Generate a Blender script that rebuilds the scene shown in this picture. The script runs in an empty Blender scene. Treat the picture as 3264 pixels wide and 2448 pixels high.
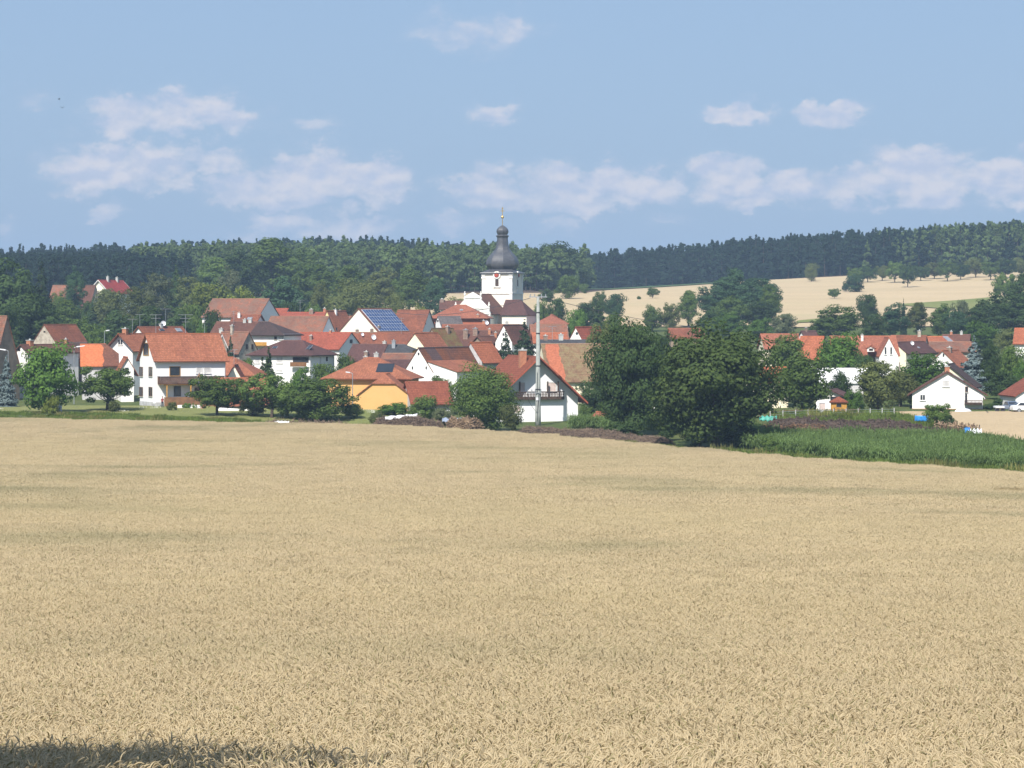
import bpy, bmesh, math, random
import numpy as np
from mathutils import Matrix, Vector

# ---------------------------------------------------------------- camera, sky, sun, exposure
scene = bpy.context.scene
col = scene.collection
F = 1632 / math.tan(math.radians(10))          # focal length in pixels of a 3264 wide frame
HOR = 1000.0                                   # row of the horizon
cam_d = bpy.data.cameras.new('camera')
cam = bpy.data.objects.new('camera', cam_d)
col.objects.link(cam)
cam_d.sensor_width = 36
cam_d.lens = 18 / math.tan(math.radians(10))
cam_d.shift_y = -(1224 - HOR) / 3264
cam_d.clip_start = 0.5
cam_d.clip_end = 20000
cam.location = (0, 0, 0)
cam.rotation_euler = (math.radians(90), 0, 0)
scene.camera = cam

SUN_AZ, SUN_EL = 20.0, 47.0                    # degrees left of straight behind the camera, elevation
sa, se = math.radians(SUN_AZ), math.radians(SUN_EL)
to_sun = Vector((-math.sin(sa) * math.cos(se), -math.cos(sa) * math.cos(se), math.sin(se)))
sun_d = bpy.data.lights.new('sun', 'SUN')
sun_d.energy = 4.8
sun_d.angle = math.radians(0.53)
sun_d.color = (1.0, 0.94, 0.85)
sun = bpy.data.objects.new('sun', sun_d)
sun.rotation_euler = to_sun.to_track_quat('Z', 'Y').to_euler()
sun.location = (-60, -120, 120)
col.objects.link(sun)

scene.view_settings.view_transform = 'Standard'
scene.view_settings.look = 'None'
scene.view_settings.exposure = 0.6
scene.view_settings.gamma = 1.0
scene.view_settings.use_curve_mapping = False
scene.cycles.use_denoising = True
scene.cycles.max_bounces = 5
scene.cycles.diffuse_bounces = 3
scene.cycles.volume_bounces = 0
scene.cycles.transparent_max_bounces = 8
scene.cycles.sample_clamp_indirect = 4

world = bpy.data.worlds.new('World')
scene.world = world
world.use_nodes = True
SKY_STRENGTH = 0.055


def build_world():
    nt = world.node_tree
    nt.nodes.clear()
    N, L = nt.nodes.new, nt.links.new

    def math_node(op, a=None, b=None, c=None, clamp=False):
        n = N('ShaderNodeMath'); n.operation = op; n.use_clamp = clamp
        for i, v in enumerate((a, b, c)):
            if v is None: continue
            if isinstance(v, (int, float)): n.inputs[i].default_value = v
            else: L(v, n.inputs[i])
        return n.outputs[0]

    def vec(op, a, b=None):
        n = N('ShaderNodeVectorMath'); n.operation = op
        for i, v in enumerate((a, b)):
            if v is None: continue
            if isinstance(v, tuple): n.inputs[i].default_value = v
            else: L(v, n.inputs[i])
        return n
    out = N('ShaderNodeOutputWorld')
    bg = N('ShaderNodeBackground')
    bg.inputs['Strength'].default_value = SKY_STRENGTH
    L(bg.outputs[0], out.inputs[0])
    sky = N('ShaderNodeTexSky')
    sky.sky_type = 'NISHITA'
    sky.sun_disc = False
    sky.sun_elevation = se
    sky.sun_rotation = math.atan2(to_sun.x, to_sun.y)
    sky.altitude = 300
    sky.air_density = 1.0
    sky.dust_density = 2.2
    sky.ozone_density = 1.6
    tc = N('ShaderNodeTexCoord')
    sep = N('ShaderNodeSeparateXYZ')
    L(tc.outputs['Generated'], sep.inputs[0])
    az = math_node('MULTIPLY', math_node('ARCTAN2', sep.outputs[0], sep.outputs[1]), 180 / math.pi)
    el = math_node('MULTIPLY', math_node('ARCSINE', sep.outputs[2]), 180 / math.pi)
    comb = N('ShaderNodeCombineXYZ')
    L(az, comb.inputs[0]); L(el, comb.inputs[1])
    P = comb.outputs[0]

    def noise(scale, detail, rough, src, sx=1.0, sy=1.0, off=(0, 0, 0)):
        m = N('ShaderNodeMapping')
        m.inputs['Scale'].default_value = (sx, sy, 1)
        m.inputs['Location'].default_value = off
        L(src, m.inputs['Vector'])
        n = N('ShaderNodeTexNoise')
        n.inputs['Scale'].default_value = scale
        n.inputs['Detail'].default_value = detail
        n.inputs['Roughness'].default_value = rough
        L(m.outputs[0], n.inputs['Vector'])
        return n
    nz = noise(1.1, 7, 0.62, P, 0.85, 1.25)
    d1 = vec('SUBTRACT', nz.outputs['Color'], (0.5, 0.5, 0.5))
    d2 = vec('MULTIPLY', d1.outputs[0], (1.9, 1.5, 0))
    PW = vec('ADD', P, d2.outputs[0]).outputs[0]
    # the clouds in view: centre x, y and half size in photograph pixels, density
    clouds = [(395, 385, 130, 80, .9), (555, 365, 130, 85, .9), (690, 375, 160, 70, .85), (560, 410, 330, 32, .55),
              (330, 540, 170, 85, 1.0), (490, 530, 150, 75, .9), (690, 505, 110, 40, .7), (400, 590, 260, 35, .6),
              (770, 585, 150, 70, .9), (1010, 555, 210, 85, 1.05), (1180, 560, 170, 65, .95), (980, 625, 290, 48, .75),
              (340, 680, 75, 30, .55), (900, 705, 150, 45, .65), (1150, 705, 160, 40, .6), (1000, 730, 320, 40, .5),
              (1560, 365, 75, 45, .65), (2360, 370, 150, 40, .95), (2650, 365, 105, 40, .85),
              (1480, 120, 200, 70, .5), (1640, 95, 120, 55, .5), (1010, 420, 90, 45, .45), (150, 310, 90, 40, .4),
              (1530, 590, 130, 65, .75), (1800, 590, 150, 85, .85), (1990, 580, 220, 70, 1.0), (1850, 630, 350, 45, .7),
              (2330, 560, 130, 80, 1.0), (2420, 610, 220, 60, .9), (2680, 600, 190, 60, .75), (2920, 540, 190, 90, 1.1),
              (2950, 610, 280, 60, .9), (3220, 585, 200, 60, .9), (1480, 700, 110, 45, .45), (1800, 705, 120, 40, .4),
              (2130, 715, 90, 30, .4), (20, 740, 60, 40, .4), (3360, 500, 160, 60, .8)]
    k = 180 / math.pi / F
    acc = None
    for cx, cy, rx, ry, a in clouds:
        c = ((cx - 1632) * k, (HOR - cy) * k, 0)
        s = vec('SUBTRACT', PW, c)
        m = vec('MULTIPLY', s.outputs[0], (1 / (rx * k), 1 / (ry * k), 0))
        ln = vec('LENGTH', m.outputs[0])
        mr = N('ShaderNodeMapRange')
        mr.interpolation_type = 'SMOOTHSTEP'
        mr.inputs['From Min'].default_value = 1.35
        mr.inputs['From Max'].default_value = 0.35
        mr.inputs['To Min'].default_value = 0
        mr.inputs['To Max'].default_value = a
        L(ln.outputs['Value'], mr.inputs['Value'])
        acc = mr.outputs[0] if acc is None else math_node('MAXIMUM', acc, mr.outputs[0])
    # the same kind of fair weather cloud all round the rest of the sky
    gn = noise(0.23, 6, 0.55, P, 0.5, 1.5, (3.1, 7.7, 0))
    g = N('ShaderNodeMapRange'); g.interpolation_type = 'SMOOTHSTEP'
    g.inputs['From Min'].default_value = 0.54; g.inputs['From Max'].default_value = 0.70
    L(gn.outputs[0], g.inputs['Value'])
    aw = N('ShaderNodeMapRange'); aw.inputs['From Min'].default_value = 11; aw.inputs['From Max'].default_value = 14
    L(math_node('ABSOLUTE', az), aw.inputs['Value'])
    ew = N('ShaderNodeMapRange'); ew.inputs['From Min'].default_value = 6.5; ew.inputs['From Max'].default_value = 9
    L(el, ew.inputs['Value'])
    away = math_node('MAXIMUM', aw.outputs[0], ew.outputs[0])
    acc = math_node('MAXIMUM', acc, math_node('MULTIPLY', math_node('MULTIPLY', g.outputs[0], away), 0.85))
    # ragged density: billowing edges
    fn = noise(1.9, 7, 0.53, P, 0.75, 1.25, (5, 1, 0))
    body = math_node('ADD', math_node('MULTIPLY', acc, 0.95), math_node('MULTIPLY', math_node('SUBTRACT', fn.outputs[0], 0.5), 1.15))
    fr = N('ShaderNodeMapRange'); fr.interpolation_type = 'SMOOTHSTEP'
    fr.inputs['From Min'].default_value = -0.02; fr.inputs['From Max'].default_value = 1.0
    fr.inputs['To Min'].default_value = 0; fr.inputs['To Max'].default_value = 1
    L(body, fr.inputs['Value'])
    soft = math_node('MULTIPLY', math_node('POWER', acc, 1.2), 0.30)
    dens = math_node('MAXIMUM', math_node('MULTIPLY', math_node('MULTIPLY', fr.outputs[0], math_node('MINIMUM', math_node('MULTIPLY', acc, 2.6), 1.0)), 0.60), soft)
    # sky tint (a hazy summer sky) and cloud body
    tint = N('ShaderNodeMix'); tint.data_type = 'RGBA'; tint.blend_type = 'MIX'
    tint.inputs[0].default_value = 0.60
    L(sky.outputs[0], tint.inputs[6])
    tint.inputs[7].default_value = (4.75, 7.0, 10.7, 1)
    up = vec('ADD', P, (-0.10, 0.16, 0)).outputs[0]
    fu = noise(1.9, 7, 0.53, up, 0.75, 1.25, (5, 1, 0))
    class _B: pass
    bn = _B(); bn.outputs = [math_node('ADD', 0.54, math_node('MULTIPLY', math_node('SUBTRACT', fn.outputs[0], fu.outputs[0]), 1.3))]
    cr = N('ShaderNodeValToRGB')
    cr.color_ramp.elements[0].position = 0.38
    cr.color_ramp.elements[0].color = (0.70, 0.73, 0.90, 1)
    cr.color_ramp.elements[1].position = 0.70
    cr.color_ramp.elements[1].color = (1.0, 0.92, 0.94, 1)
    L(bn.outputs[0], cr.inputs[0])
    cs = vec('MULTIPLY', cr.outputs[0], (10.5, 10.5, 10.5))
    mix = N('ShaderNodeMix'); mix.data_type = 'RGBA'
    L(dens, mix.inputs[0])
    L(tint.outputs[2], mix.inputs[6])
    L(cs.outputs[0], mix.inputs[7])
    L(mix.outputs[2], bg.inputs[0])


build_world()


# ---------------------------------------------------------------- helpers
def PX(px, d): return (px - 1632) / F * d
def PZ(py, d): return -(py - HOR) / F * d


def smooth(a, b, x):
    t = np.clip((np.asarray(x, float) - a) / (b - a), 0, 1)
    return t * t * (3 - 2 * t)


_ZL = [(-700, 3), (-60, -1.2), (0, -1.7), (10, -2.3), (20, -4.4), (31, -5.9), (60, -7.7), (100, -9.4), (160, -11.8), (250, -14.6),
       (300, -15.8), (330, -16.1), (400, -16.2), (425, -16.0), (460, -14.9), (550, -13), (697, -9.8), (850, -1.5), (1030, 6.0), (1300, 14.5),
       (1500, 15), (1800, 14), (2400, 5), (3300, -5)]
_ZR = [(-700, 3), (-60, -1.2), (0, -1.7), (10, -2.3), (20, -4.4), (31, -6.0), (60, -8.2), (100, -10.5), (160, -13.1), (250, -15.7),
       (280, -16.1), (315, -16.1), (350, -15.6), (366, -14.8), (386, -13.9), (420, -13.9), (460, -12.8), (550, -10.4), (697, -7.6), (850, -1.5), (1030, 6.0), (1300, 14.5),
       (1500, 15), (1800, 14), (2400, 5), (3300, -5)]
_D = np.arange(-700, 3300, 2.0)


def _prof(tab):
    z = np.interp(_D, [a for a, b in tab], [b for a, b in tab])
    # widen the smoothing with distance
    out = z.copy()
    for w, lo, hi in ((5, 30, 200), (11, 200, 600), (35, 600, 3300)):
        k = np.ones(w) / w
        s = np.convolve(np.pad(z, w // 2, mode='edge'), k, 'valid')[:len(z)]
        m = (_D >= lo) & (_D < hi)
        out[m] = s[m]
    return out


_PL, _PR = _prof(_ZL), _prof(_ZR)
_HX = [-900, -264, -70, 40, 132, 264, 420, 900]
_HZ = [-8, -5, 2, -5, 2, 11, 15, 17]


def terr(x, y):
    x = np.asarray(x, float); y = np.asarray(y, float)
    t_ = np.clip((x - 5) / (70 - 33 * smooth(335, 372, y)), 0, 1); w = t_ * t_ * (3 - 2 * t_)
    z = np.interp(y, _D, _PL) * (1 - w) + np.interp(y, _D, _PR) * w
    z = z + .8 * smooth(5, 20, -x) * smooth(417, 427, y) * (1 - smooth(436, 475, y))      # grassy bank behind the wheat
    z = z + np.interp(x, _HX, _HZ) * smooth(1000, 1450, y) * (1 - smooth(1900, 2600, y))
    return z


def T(x, y): return float(terr(x, y))


def link(o, parent=None):
    col.objects.link(o)
    if parent is not None: o.parent = parent
    return o


def tag(o, label=None, cat=None, group=None, kind=None):
    if label: o['label'] = label
    if cat: o['category'] = cat
    if group: o['group'] = group
    if kind: o['kind'] = kind
    return o


def np_mesh(name, V, Fc, mat=None, smooth_sh=False):
    V = np.asarray(V, np.float32); Fc = np.asarray(Fc, np.int32)
    me = bpy.data.meshes.new(name)
    k = Fc.shape[1]
    me.vertices.add(len(V)); me.vertices.foreach_set('co', V.ravel())
    me.loops.add(Fc.size); me.loops.foreach_set('vertex_index', Fc.ravel())
    me.polygons.add(len(Fc))
    me.polygons.foreach_set('loop_start', np.arange(0, Fc.size, k, dtype=np.int32))
    me.polygons.foreach_set('loop_total', np.full(len(Fc), k, np.int32))
    if smooth_sh: me.polygons.foreach_set('use_smooth', np.ones(len(Fc), bool))
    me.update(calc_edges=True)
    if mat: me.materials.append(mat)
    return me


class MB:
    """collects simple solids into one mesh"""
    def __init__(s): s.V = []; s.F = []
    def add(s, V, Fc):
        o = len(s.V); s.V += [tuple(v) for v in V]; s.F += [tuple(i + o for i in f) for f in Fc]
        return s
    def box(s, x0, y0, z0, x1, y1, z1):
        x0, x1 = min(x0, x1), max(x0, x1); y0, y1 = min(y0, y1), max(y0, y1); z0, z1 = min(z0, z1), max(z0, z1)
        V = [(x0, y0, z0), (x1, y0, z0), (x1, y1, z0), (x0, y1, z0), (x0, y0, z1), (x1, y0, z1), (x1, y1, z1), (x0, y1, z1)]
        return s.add(V, [(0, 3, 2, 1), (4, 5, 6, 7), (0, 1, 5, 4), (1, 2, 6, 5), (2, 3, 7, 6), (3, 0, 4, 7)])
    def prism(s, poly, fn, a0, a1):
        """poly: list of 2d points, fn(p, a) -> 3d, extruded from a0 to a1"""
        n = len(poly)
        V = [fn(p, a0) for p in poly] + [fn(p, a1) for p in poly]
        Fc = [tuple(range(n - 1, -1, -1)), tuple(range(n, 2 * n))]
        Fc += [(i, (i + 1) % n, n + (i + 1) % n, n + i) for i in range(n)]
        return s.add(V, Fc)
    def tube(s, pts, radii, n=6, cap=True):
        pts = [Vector(p) for p in pts]
        if isinstance(radii, (int, float)): radii = [radii] * len(pts)
        rings = []
        for i, p in enumerate(pts):
            t = (pts[min(i + 1, len(pts) - 1)] - pts[max(i - 1, 0)]).normalized()
            a = Vector((0, 0, 1)) if abs(t.z) < .9 else Vector((1, 0, 0))
            b1 = t.cross(a).normalized(); b2 = t.cross(b1)
            rings.append([p + (b1 * math.cos(2 * math.pi * j / n) + b2 * math.sin(2 * math.pi * j / n)) * radii[i] for j in range(n)])
        V = [v for r in rings for v in r]
        Fc = []
        for i in range(len(pts) - 1):
            for j in range(n):
                Fc.append((i * n + j, i * n + (j + 1) % n, (i + 1) * n + (j + 1) % n, (i + 1) * n + j))
        if cap: Fc += [tuple(range(n - 1, -1, -1)), tuple((len(pts) - 1) * n + j for j in range(n))]
        return s.add(V, Fc)
    def lathe(s, prof, n=12, c=(0, 0), rot=0.0):
        V = []; Fc = []
        for r, z in prof:
            for j in range(n):
                a = 2 * math.pi * j / n + rot
                V.append((c[0] + r * math.cos(a), c[1] + r * math.sin(a), z))
        for i in range(len(prof) - 1):
            for j in range(n):
                Fc.append((i * n + j, i * n + (j + 1) % n, (i + 1) * n + (j + 1) % n, (i + 1) * n + j))
        Fc += [tuple(range(n - 1, -1, -1)), tuple((len(prof) - 1) * n + j for j in range(n))]
        return s.add(V, Fc)
    def mesh(s, name, mat=None, fix=True, sm=False):
        me = bpy.data.meshes.new(name)
        me.from_pydata(s.V, [], s.F)
        if fix:
            bm = bmesh.new(); bm.from_mesh(me)
            bmesh.ops.recalc_face_normals(bm, faces=bm.faces)
            bm.to_mesh(me); bm.free()
        if sm: me.polygons.foreach_set('use_smooth', np.ones(len(me.polygons), bool))
        if mat: me.materials.append(mat)
        me.update()
        return me
    def obj(s, name, mat, parent=None, M=None, sm=False):
        o = bpy.data.objects.new(name, s.mesh(name, mat, sm=sm))
        link(o, parent)
        if M is not None: o.matrix_local = M
        return o


def empty(name, loc, rz=0.0):
    o = bpy.data.objects.new(name, None)
    o.empty_display_size = 0.5
    o.location = loc; o.rotation_euler = (0, 0, rz)
    return link(o)


# ---------------------------------------------------------------- materials
def new_mat(name):
    m = bpy.data.materials.new(name); m.use_nodes = True
    nt = m.node_tree
    return m, nt, nt.nodes['Principled BSDF']


def nmix(nt, fac, a, b, blend='MIX'):
    n = nt.nodes.new('ShaderNodeMix'); n.data_type = 'RGBA'; n.blend_type = blend
    for sock, v in ((n.inputs[0], fac), (n.inputs[6], a), (n.inputs[7], b)):
        if hasattr(v, 'is_output') or isinstance(v, bpy.types.NodeSocket): nt.links.new(v, sock)
        elif isinstance(v, (int, float)): sock.default_value = v
        else: sock.default_value = (*v, 1) if len(v) == 3 else v
    return n.outputs[2]


def nnoise(nt, src, scale, detail=4, rough=.55, sc=(1, 1, 1)):
    m = nt.nodes.new('ShaderNodeMapping'); m.inputs['Scale'].default_value = sc
    nt.links.new(src, m.inputs['Vector'])
    n = nt.nodes.new('ShaderNodeTexNoise')
    n.inputs['Scale'].default_value = scale; n.inputs['Detail'].default_value = detail; n.inputs['Roughness'].default_value = rough
    nt.links.new(m.outputs[0], n.inputs['Vector'])
    return n.outputs[0]


def nramp(nt, src, a, b, c0=0.0, c1=1.0):
    n = nt.nodes.new('ShaderNodeMapRange'); n.interpolation_type = 'SMOOTHSTEP'
    n.inputs['From Min'].default_value = a; n.inputs['From Max'].default_value = b
    n.inputs['To Min'].default_value = c0; n.inputs['To Max'].default_value = c1
    nt.links.new(src, n.inputs['Value'])
    return n.outputs[0]


def nmath(nt, op, a, b=None):
    n = nt.nodes.new('ShaderNodeMath'); n.operation = op
    for i, v in enumerate((a, b)):
        if v is None: continue
        if isinstance(v, (int, float)): n.inputs[i].default_value = v
        else: nt.links.new(v, n.inputs[i])
    return n.outputs[0]


def plain(name, c, rough=.8, c2=None, scale=1.5, amount=1.0, bump=0.0, metal=0.0, spec=.3, coord='Object'):
    m, nt, p = new_mat(name)
    p.inputs['Roughness'].default_value = rough
    p.inputs['Metallic'].default_value = metal
    p.inputs['Specular IOR Level'].default_value = spec
    tc = nt.nodes.new('ShaderNodeTexCoord')
    c2 = c2 or tuple(v * .78 for v in c)
    n1 = nnoise(nt, tc.outputs[coord], scale, 6, .6)
    f = nramp(nt, n1, .38, .66, 0, amount)
    nt.links.new(nmix(nt, f, c, c2), p.inputs['Base Color'])
    if bump:
        b = nt.nodes.new('ShaderNodeBump'); b.inputs['Strength'].default_value = bump
        b.inputs['Distance'].default_value = .05
        nt.links.new(nnoise(nt, tc.outputs[coord], scale * 8, 4), b.inputs['Height'])
        nt.links.new(b.outputs[0], p.inputs['Normal'])
    return m


def roof_mat(name, c, c2, moss=None, patch=None, row=.42):
    """clay tiles: uv in metres, u along the eave, v up the slope"""
    m, nt, p = new_mat(name)
    p.inputs['Roughness'].default_value = .82
    p.inputs['Specular IOR Level'].default_value = .2
    uv = nt.nodes.new('ShaderNodeUVMap').outputs[0]
    oi = nt.nodes.new('ShaderNodeObjectInfo')
    add = nt.nodes.new('ShaderNodeVectorMath'); add.operation = 'ADD'
    off = nt.nodes.new('ShaderNodeVectorMath'); off.operation = 'SCALE'
    nt.links.new(oi.outputs['Location'], off.inputs[0]); off.inputs['Scale'].default_value = .37
    nt.links.new(uv, add.inputs[0]); nt.links.new(off.outputs[0], add.inputs[1])
    P = add.outputs[0]
    big = nramp(nt, nnoise(nt, P, .35, 5, .62, (1, .6, 1)), .36, .66)
    base = nmix(nt, big, c, c2)
    br = nt.nodes.new('ShaderNodeTexBrick')
    br.inputs['Scale'].default_value = 1.0
    br.inputs['Brick Width'].default_value = .26; br.inputs['Row Height'].default_value = row
    br.inputs['Mortar Size'].default_value = .032; br.inputs['Mortar Smooth'].default_value = .4
    br.inputs['Color1'].default_value = (1, 1, 1, 1); br.inputs['Color2'].default_value = (.70, .68, .66, 1)
    br.inputs['Mortar'].default_value = (.34, .32, .32, 1)
    nt.links.new(uv, br.inputs['Vector'])
    base = nmix(nt, .8, base, br.outputs['Color'], 'MULTIPLY')
    fine = nramp(nt, nnoise(nt, P, 3.2, 3, .6), .3, .72, .78, 1.15)
    cx = nt.nodes.new('ShaderNodeCombineXYZ')
    for i in range(3): nt.links.new(fine, cx.inputs[i])
    base = nmix(nt, 1.0, base, cx.outputs[0], 'MULTIPLY')
    if moss:
        base = nmix(nt, nramp(nt, nnoise(nt, P, .9, 6, .7), .42, .62, 0, .85), base, moss)
    if patch:      # (new tile colour, u limit): a stretch of the roof laid with newer tiles
        sx = nt.nodes.new('ShaderNodeSeparateXYZ'); nt.links.new(uv, sx.inputs[0])
        wob = nmath(nt, 'MULTIPLY', nnoise(nt, uv, .5, 2), 1.6)
        lim = nmath(nt, 'ADD', sx.outputs[0], wob)
        lo = nmath(nt, 'GREATER_THAN', lim, patch[1]); hi = nmath(nt, 'LESS_THAN', lim, patch[2])
        f = nmath(nt, 'MULTIPLY', lo, hi)
        base = nmix(nt, f, base, nmix(nt, 1.0, patch[0], cx.outputs[0], 'MULTIPLY'))
    nt.links.new(base, p.inputs['Base Color'])
    sep = nt.nodes.new('ShaderNodeSeparateXYZ'); nt.links.new(uv, sep.inputs[0])
    fr = nmath(nt, 'FRACT', nmath(nt, 'DIVIDE', sep.outputs[1], row))
    h = nmath(nt, 'SUBTRACT', 1.0, fr)
    b = nt.nodes.new('ShaderNodeBump'); b.inputs['Strength'].default_value = .6; b.inputs['Distance'].default_value = .04
    nt.links.new(h, b.inputs['Height']); nt.links.new(b.outputs[0], p.inputs['Normal'])
    return m


def leaf_mat(name, c, c2, trans=.30, loc_scale=0.0):
    m, nt, p = new_mat(name)
    nt.nodes.remove(p)
    out = nt.nodes['Material Output']
    geo = nt.nodes.new('ShaderNodeNewGeometry')
    oi = nt.nodes.new('ShaderNodeObjectInfo')
    base = nmix(nt, geo.outputs['Random Per Island'], c, c2)
    var = nramp(nt, oi.outputs['Random'], 0, 1, .78, 1.18)
    cx = nt.nodes.new('ShaderNodeCombineXYZ')
    for i in range(3): nt.links.new(var, cx.inputs[i])
    base = nmix(nt, 1.0, base, cx.outputs[0], 'MULTIPLY')
    df = nt.nodes.new('ShaderNodeBsdfDiffuse'); tr = nt.nodes.new('ShaderNodeBsdfTranslucent'); ms = nt.nodes.new('ShaderNodeMixShader')
    nt.links.new(base, df.inputs[0])
    nt.links.new(nmix(nt, 1.0, base, (1.15, 1.25, .55), 'MULTIPLY'), tr.inputs[0])
    ms.inputs[0].default_value = trans
    nt.links.new(df.outputs[0], ms.inputs[1]); nt.links.new(tr.outputs[0], ms.inputs[2]); nt.links.new(ms.outputs[0], out.inputs[0])
    return m


M = {}
M['white'] = plain('white_plaster', (.80, .79, .77), .85, (.72, .71, .69), .6, .6)
M['bluewhite'] = plain('cool_white_plaster', (.80, .80, .81), .85, (.73, .73, .74), .6, .5)
M['cream'] = plain('cream_plaster', (.80, .73, .55), .85, (.72, .65, .48), .6, .6)
M['pale_yellow'] = plain('pale_yellow_plaster', (.81, .78, .64), .85, (.75, .72, .58), .6, .6)
M['lemon'] = plain('lemon_plaster', (.74, .66, .34), .85)
M['orange_plaster'] = plain('orange_plaster', (.64, .38, .15), .85, (.58, .345, .13), .6, .6)
M['stone'] = plain('weathered_stone_wall', (.45, .40, .33), .95, (.26, .22, .18), 1.3, 1.0, .5)
M['grey_plaster'] = plain('grey_plaster', (.50, .50, .51), .9, (.40, .39, .39), 1.0)
M['tan_plaster'] = plain('brown_rendered_wall', (.30, .23, .17), .95, (.22, .17, .13), .9)
M['brick_wall'] = plain('brown_brick_wall', (.24, .16, .13), .95, (.18, .12, .10), 1.4)
M['church'] = plain('church_plaster', (.80, .74, .65), .85, (.74, .68, .58), .5, .7)
M['church_trim'] = plain('church_white_trim', (.82, .80, .76), .85)
M['dark_wood'] = plain('dark_stained_wood', (.075, .045, .032), .7, (.045, .028, .02), 2)
M['mid_wood'] = plain('brown_wood', (.22, .11, .045), .7, (.15, .07, .03), 2)
M['old_wood'] = plain('weathered_barn_boards', (.13, .10, .085), .9, (.08, .06, .05), 2)
M['honey_wood'] = plain('honey_coloured_wood', (.50, .27, .055), .7, (.40, .20, .04), 2)
M['glass'] = plain('window_glass', (.025, .03, .04), .08, (.04, .045, .055), 3, spec=.6)
M['frame_white'] = plain('white_window_frame', (.75, .74, .72), .6)
M['frame_brown'] = plain('brown_window_frame', (.18, .10, .05), .6)
M['shutter'] = plain('grey_roller_shutter', (.55, .54, .54), .7)
M['pink_shutter'] = plain('pale_rose_roller_shutter', (.62, .50, .46), .7)
M['brick'] = plain('chimney_brick', (.42, .19, .11), .9, (.32, .14, .08), 3)
M['old_brick'] = plain('old_chimney_brick', (.27, .19, .15), .95, (.18, .13, .10), 3)
M['concrete'] = plain('grey_concrete', (.45, .46, .44), .9, (.36, .37, .36), 1.5)
M['mast'] = plain('mast_concrete', (.30, .32, .30), .9, (.24, .255, .24), 1.5)
M['metal'] = plain('grey_galvanised_metal', (.42, .44, .47), .45, (.34, .36, .38), 2, metal=.6)
M['dark_metal'] = plain('dark_metal', (.06, .06, .065), .5, metal=.3)
M['gold'] = plain('gilded_metal', (.85, .55, .16), .3, (.75, .46, .12), 3, metal=.9)
M['slate_dome'] = plain('slate_dome_roof', (.055, .058, .068), .42, (.085, .085, .092), 1.2, spec=.5)
M['solar'] = plain('solar_cell', (.02, .045, .14), .18, (.03, .06, .17), 2, spec=.6)
M['solar_dark'] = plain('solar_thermal_glass', (.022, .024, .03), .15, spec=.6)
M['red_paint'] = plain('clock_face_red', (.42, .06, .04), .5)
M['tarp_white'] = plain('white_plastic_sheet', (.75, .76, .80), .45)
M['tarp_blue'] = plain('blue_tarpaulin', (.02, .20, .62), .45, (.05, .30, .70), 3)
M['tarp_green'] = plain('teal_tarpaulin', (.08, .35, .28), .5)
M['verge_red'] = plain('red_brown_verge_board', (.34, .09, .05), .6)
M['verge_white'] = plain('white_verge_board', (.80, .79, .78), .6)

M['orange'] = roof_mat('orange_tiles', (.37, .142, .078), (.30, .112, .064))
M['red'] = roof_mat('red_tiles', (.36, .098, .060), (.29, .082, .05))
M['bright'] = roof_mat('bright_orange_tiles', (.42, .145, .075), (.36, .12, .062))
M['salmon'] = roof_mat('salmon_tiles', (.38, .145, .088), (.31, .115, .072))
M['scarlet'] = roof_mat('scarlet_tiles', (.36, .055, .045), (.30, .045, .04))
M['rust'] = roof_mat('rusty_brown_tiles', (.28, .10, .055), (.20, .078, .05))
M['brown'] = roof_mat('brown_tiles', (.17, .078, .055), (.12, .058, .045))
M['plum'] = roof_mat('plum_brown_tiles', (.125, .062, .055), (.10, .052, .048))
M['dark'] = roof_mat('dark_brown_tiles', (.085, .055, .05), (.065, .045, .042))
M['slate'] = roof_mat('slate_roof', (.065, .067, .075), (.085, .085, .09))
M['old'] = roof_mat('old_red_brown_tiles', (.31, .125, .075), (.20, .10, .07), moss=(.16, .10, .075))
M['mossy'] = roof_mat('mossy_tiles', (.25, .15, .085), (.19, .11, .07), moss=(.20, .165, .08))
M['lichen'] = roof_mat('lichened_brown_tiles', (.22, .11, .06), (.15, .09, .05), moss=(.15, .13, .05))
M['grey_tile'] = roof_mat('grey_tiles', (.15, .135, .135), (.12, .108, .11))
M['half_new'] = roof_mat('half_renewed_tiles', (.20, .085, .055), (.17, .075, .05), patch=((.47, .145, .06), -5, 4.3))
M['patched'] = roof_mat('patched_dark_tiles', (.14, .068, .05), (.23, .085, .04), patch=((.095, .06, .058), 2.7, 6.2))
M['strip'] = roof_mat('mossy_tiles_with_new_strip', (.25, .16, .09), (.20, .12, .075), moss=(.205, .165, .085), patch=((.36, .12, .065), 1.3, 3.6))
M['white_sheet'] = plain('white_sheet_roof', (.80, .80, .80), .5, (.74, .74, .75), .5)

M['leaf_mid'] = leaf_mat('mid_green_leaves', (0.120, 0.174, 0.046), (0.070, 0.116, 0.032))
M['leaf_walnut'] = leaf_mat('walnut_leaves', (.078, .110, .034), (.044, .070, .024))
M['leaf_fresh'] = leaf_mat('fresh_green_leaves', (0.106, 0.183, 0.038), (0.065, 0.127, 0.028))
M['leaf_dark'] = leaf_mat('dark_green_leaves', (0.068, 0.106, 0.038), (0.040, 0.071, 0.026))
M['leaf_olive'] = leaf_mat('olive_leaves', (0.130, 0.151, 0.052), (0.090, 0.111, 0.040))
M['leaf_yellow'] = leaf_mat('yellow_green_leaves', (0.177, 0.206, 0.045), (0.124, 0.159, 0.035))
M['leaf_grey'] = leaf_mat('grey_green_leaves', (0.147, 0.168, 0.092), (0.100, 0.124, 0.066))
M['leaf_blue'] = leaf_mat('deep_green_leaves', (0.068, 0.125, 0.060), (0.044, 0.084, 0.044))
M['needle'] = leaf_mat('dark_needles', (0.044, 0.068, 0.034), (0.026, 0.044, 0.024), .1)
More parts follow.
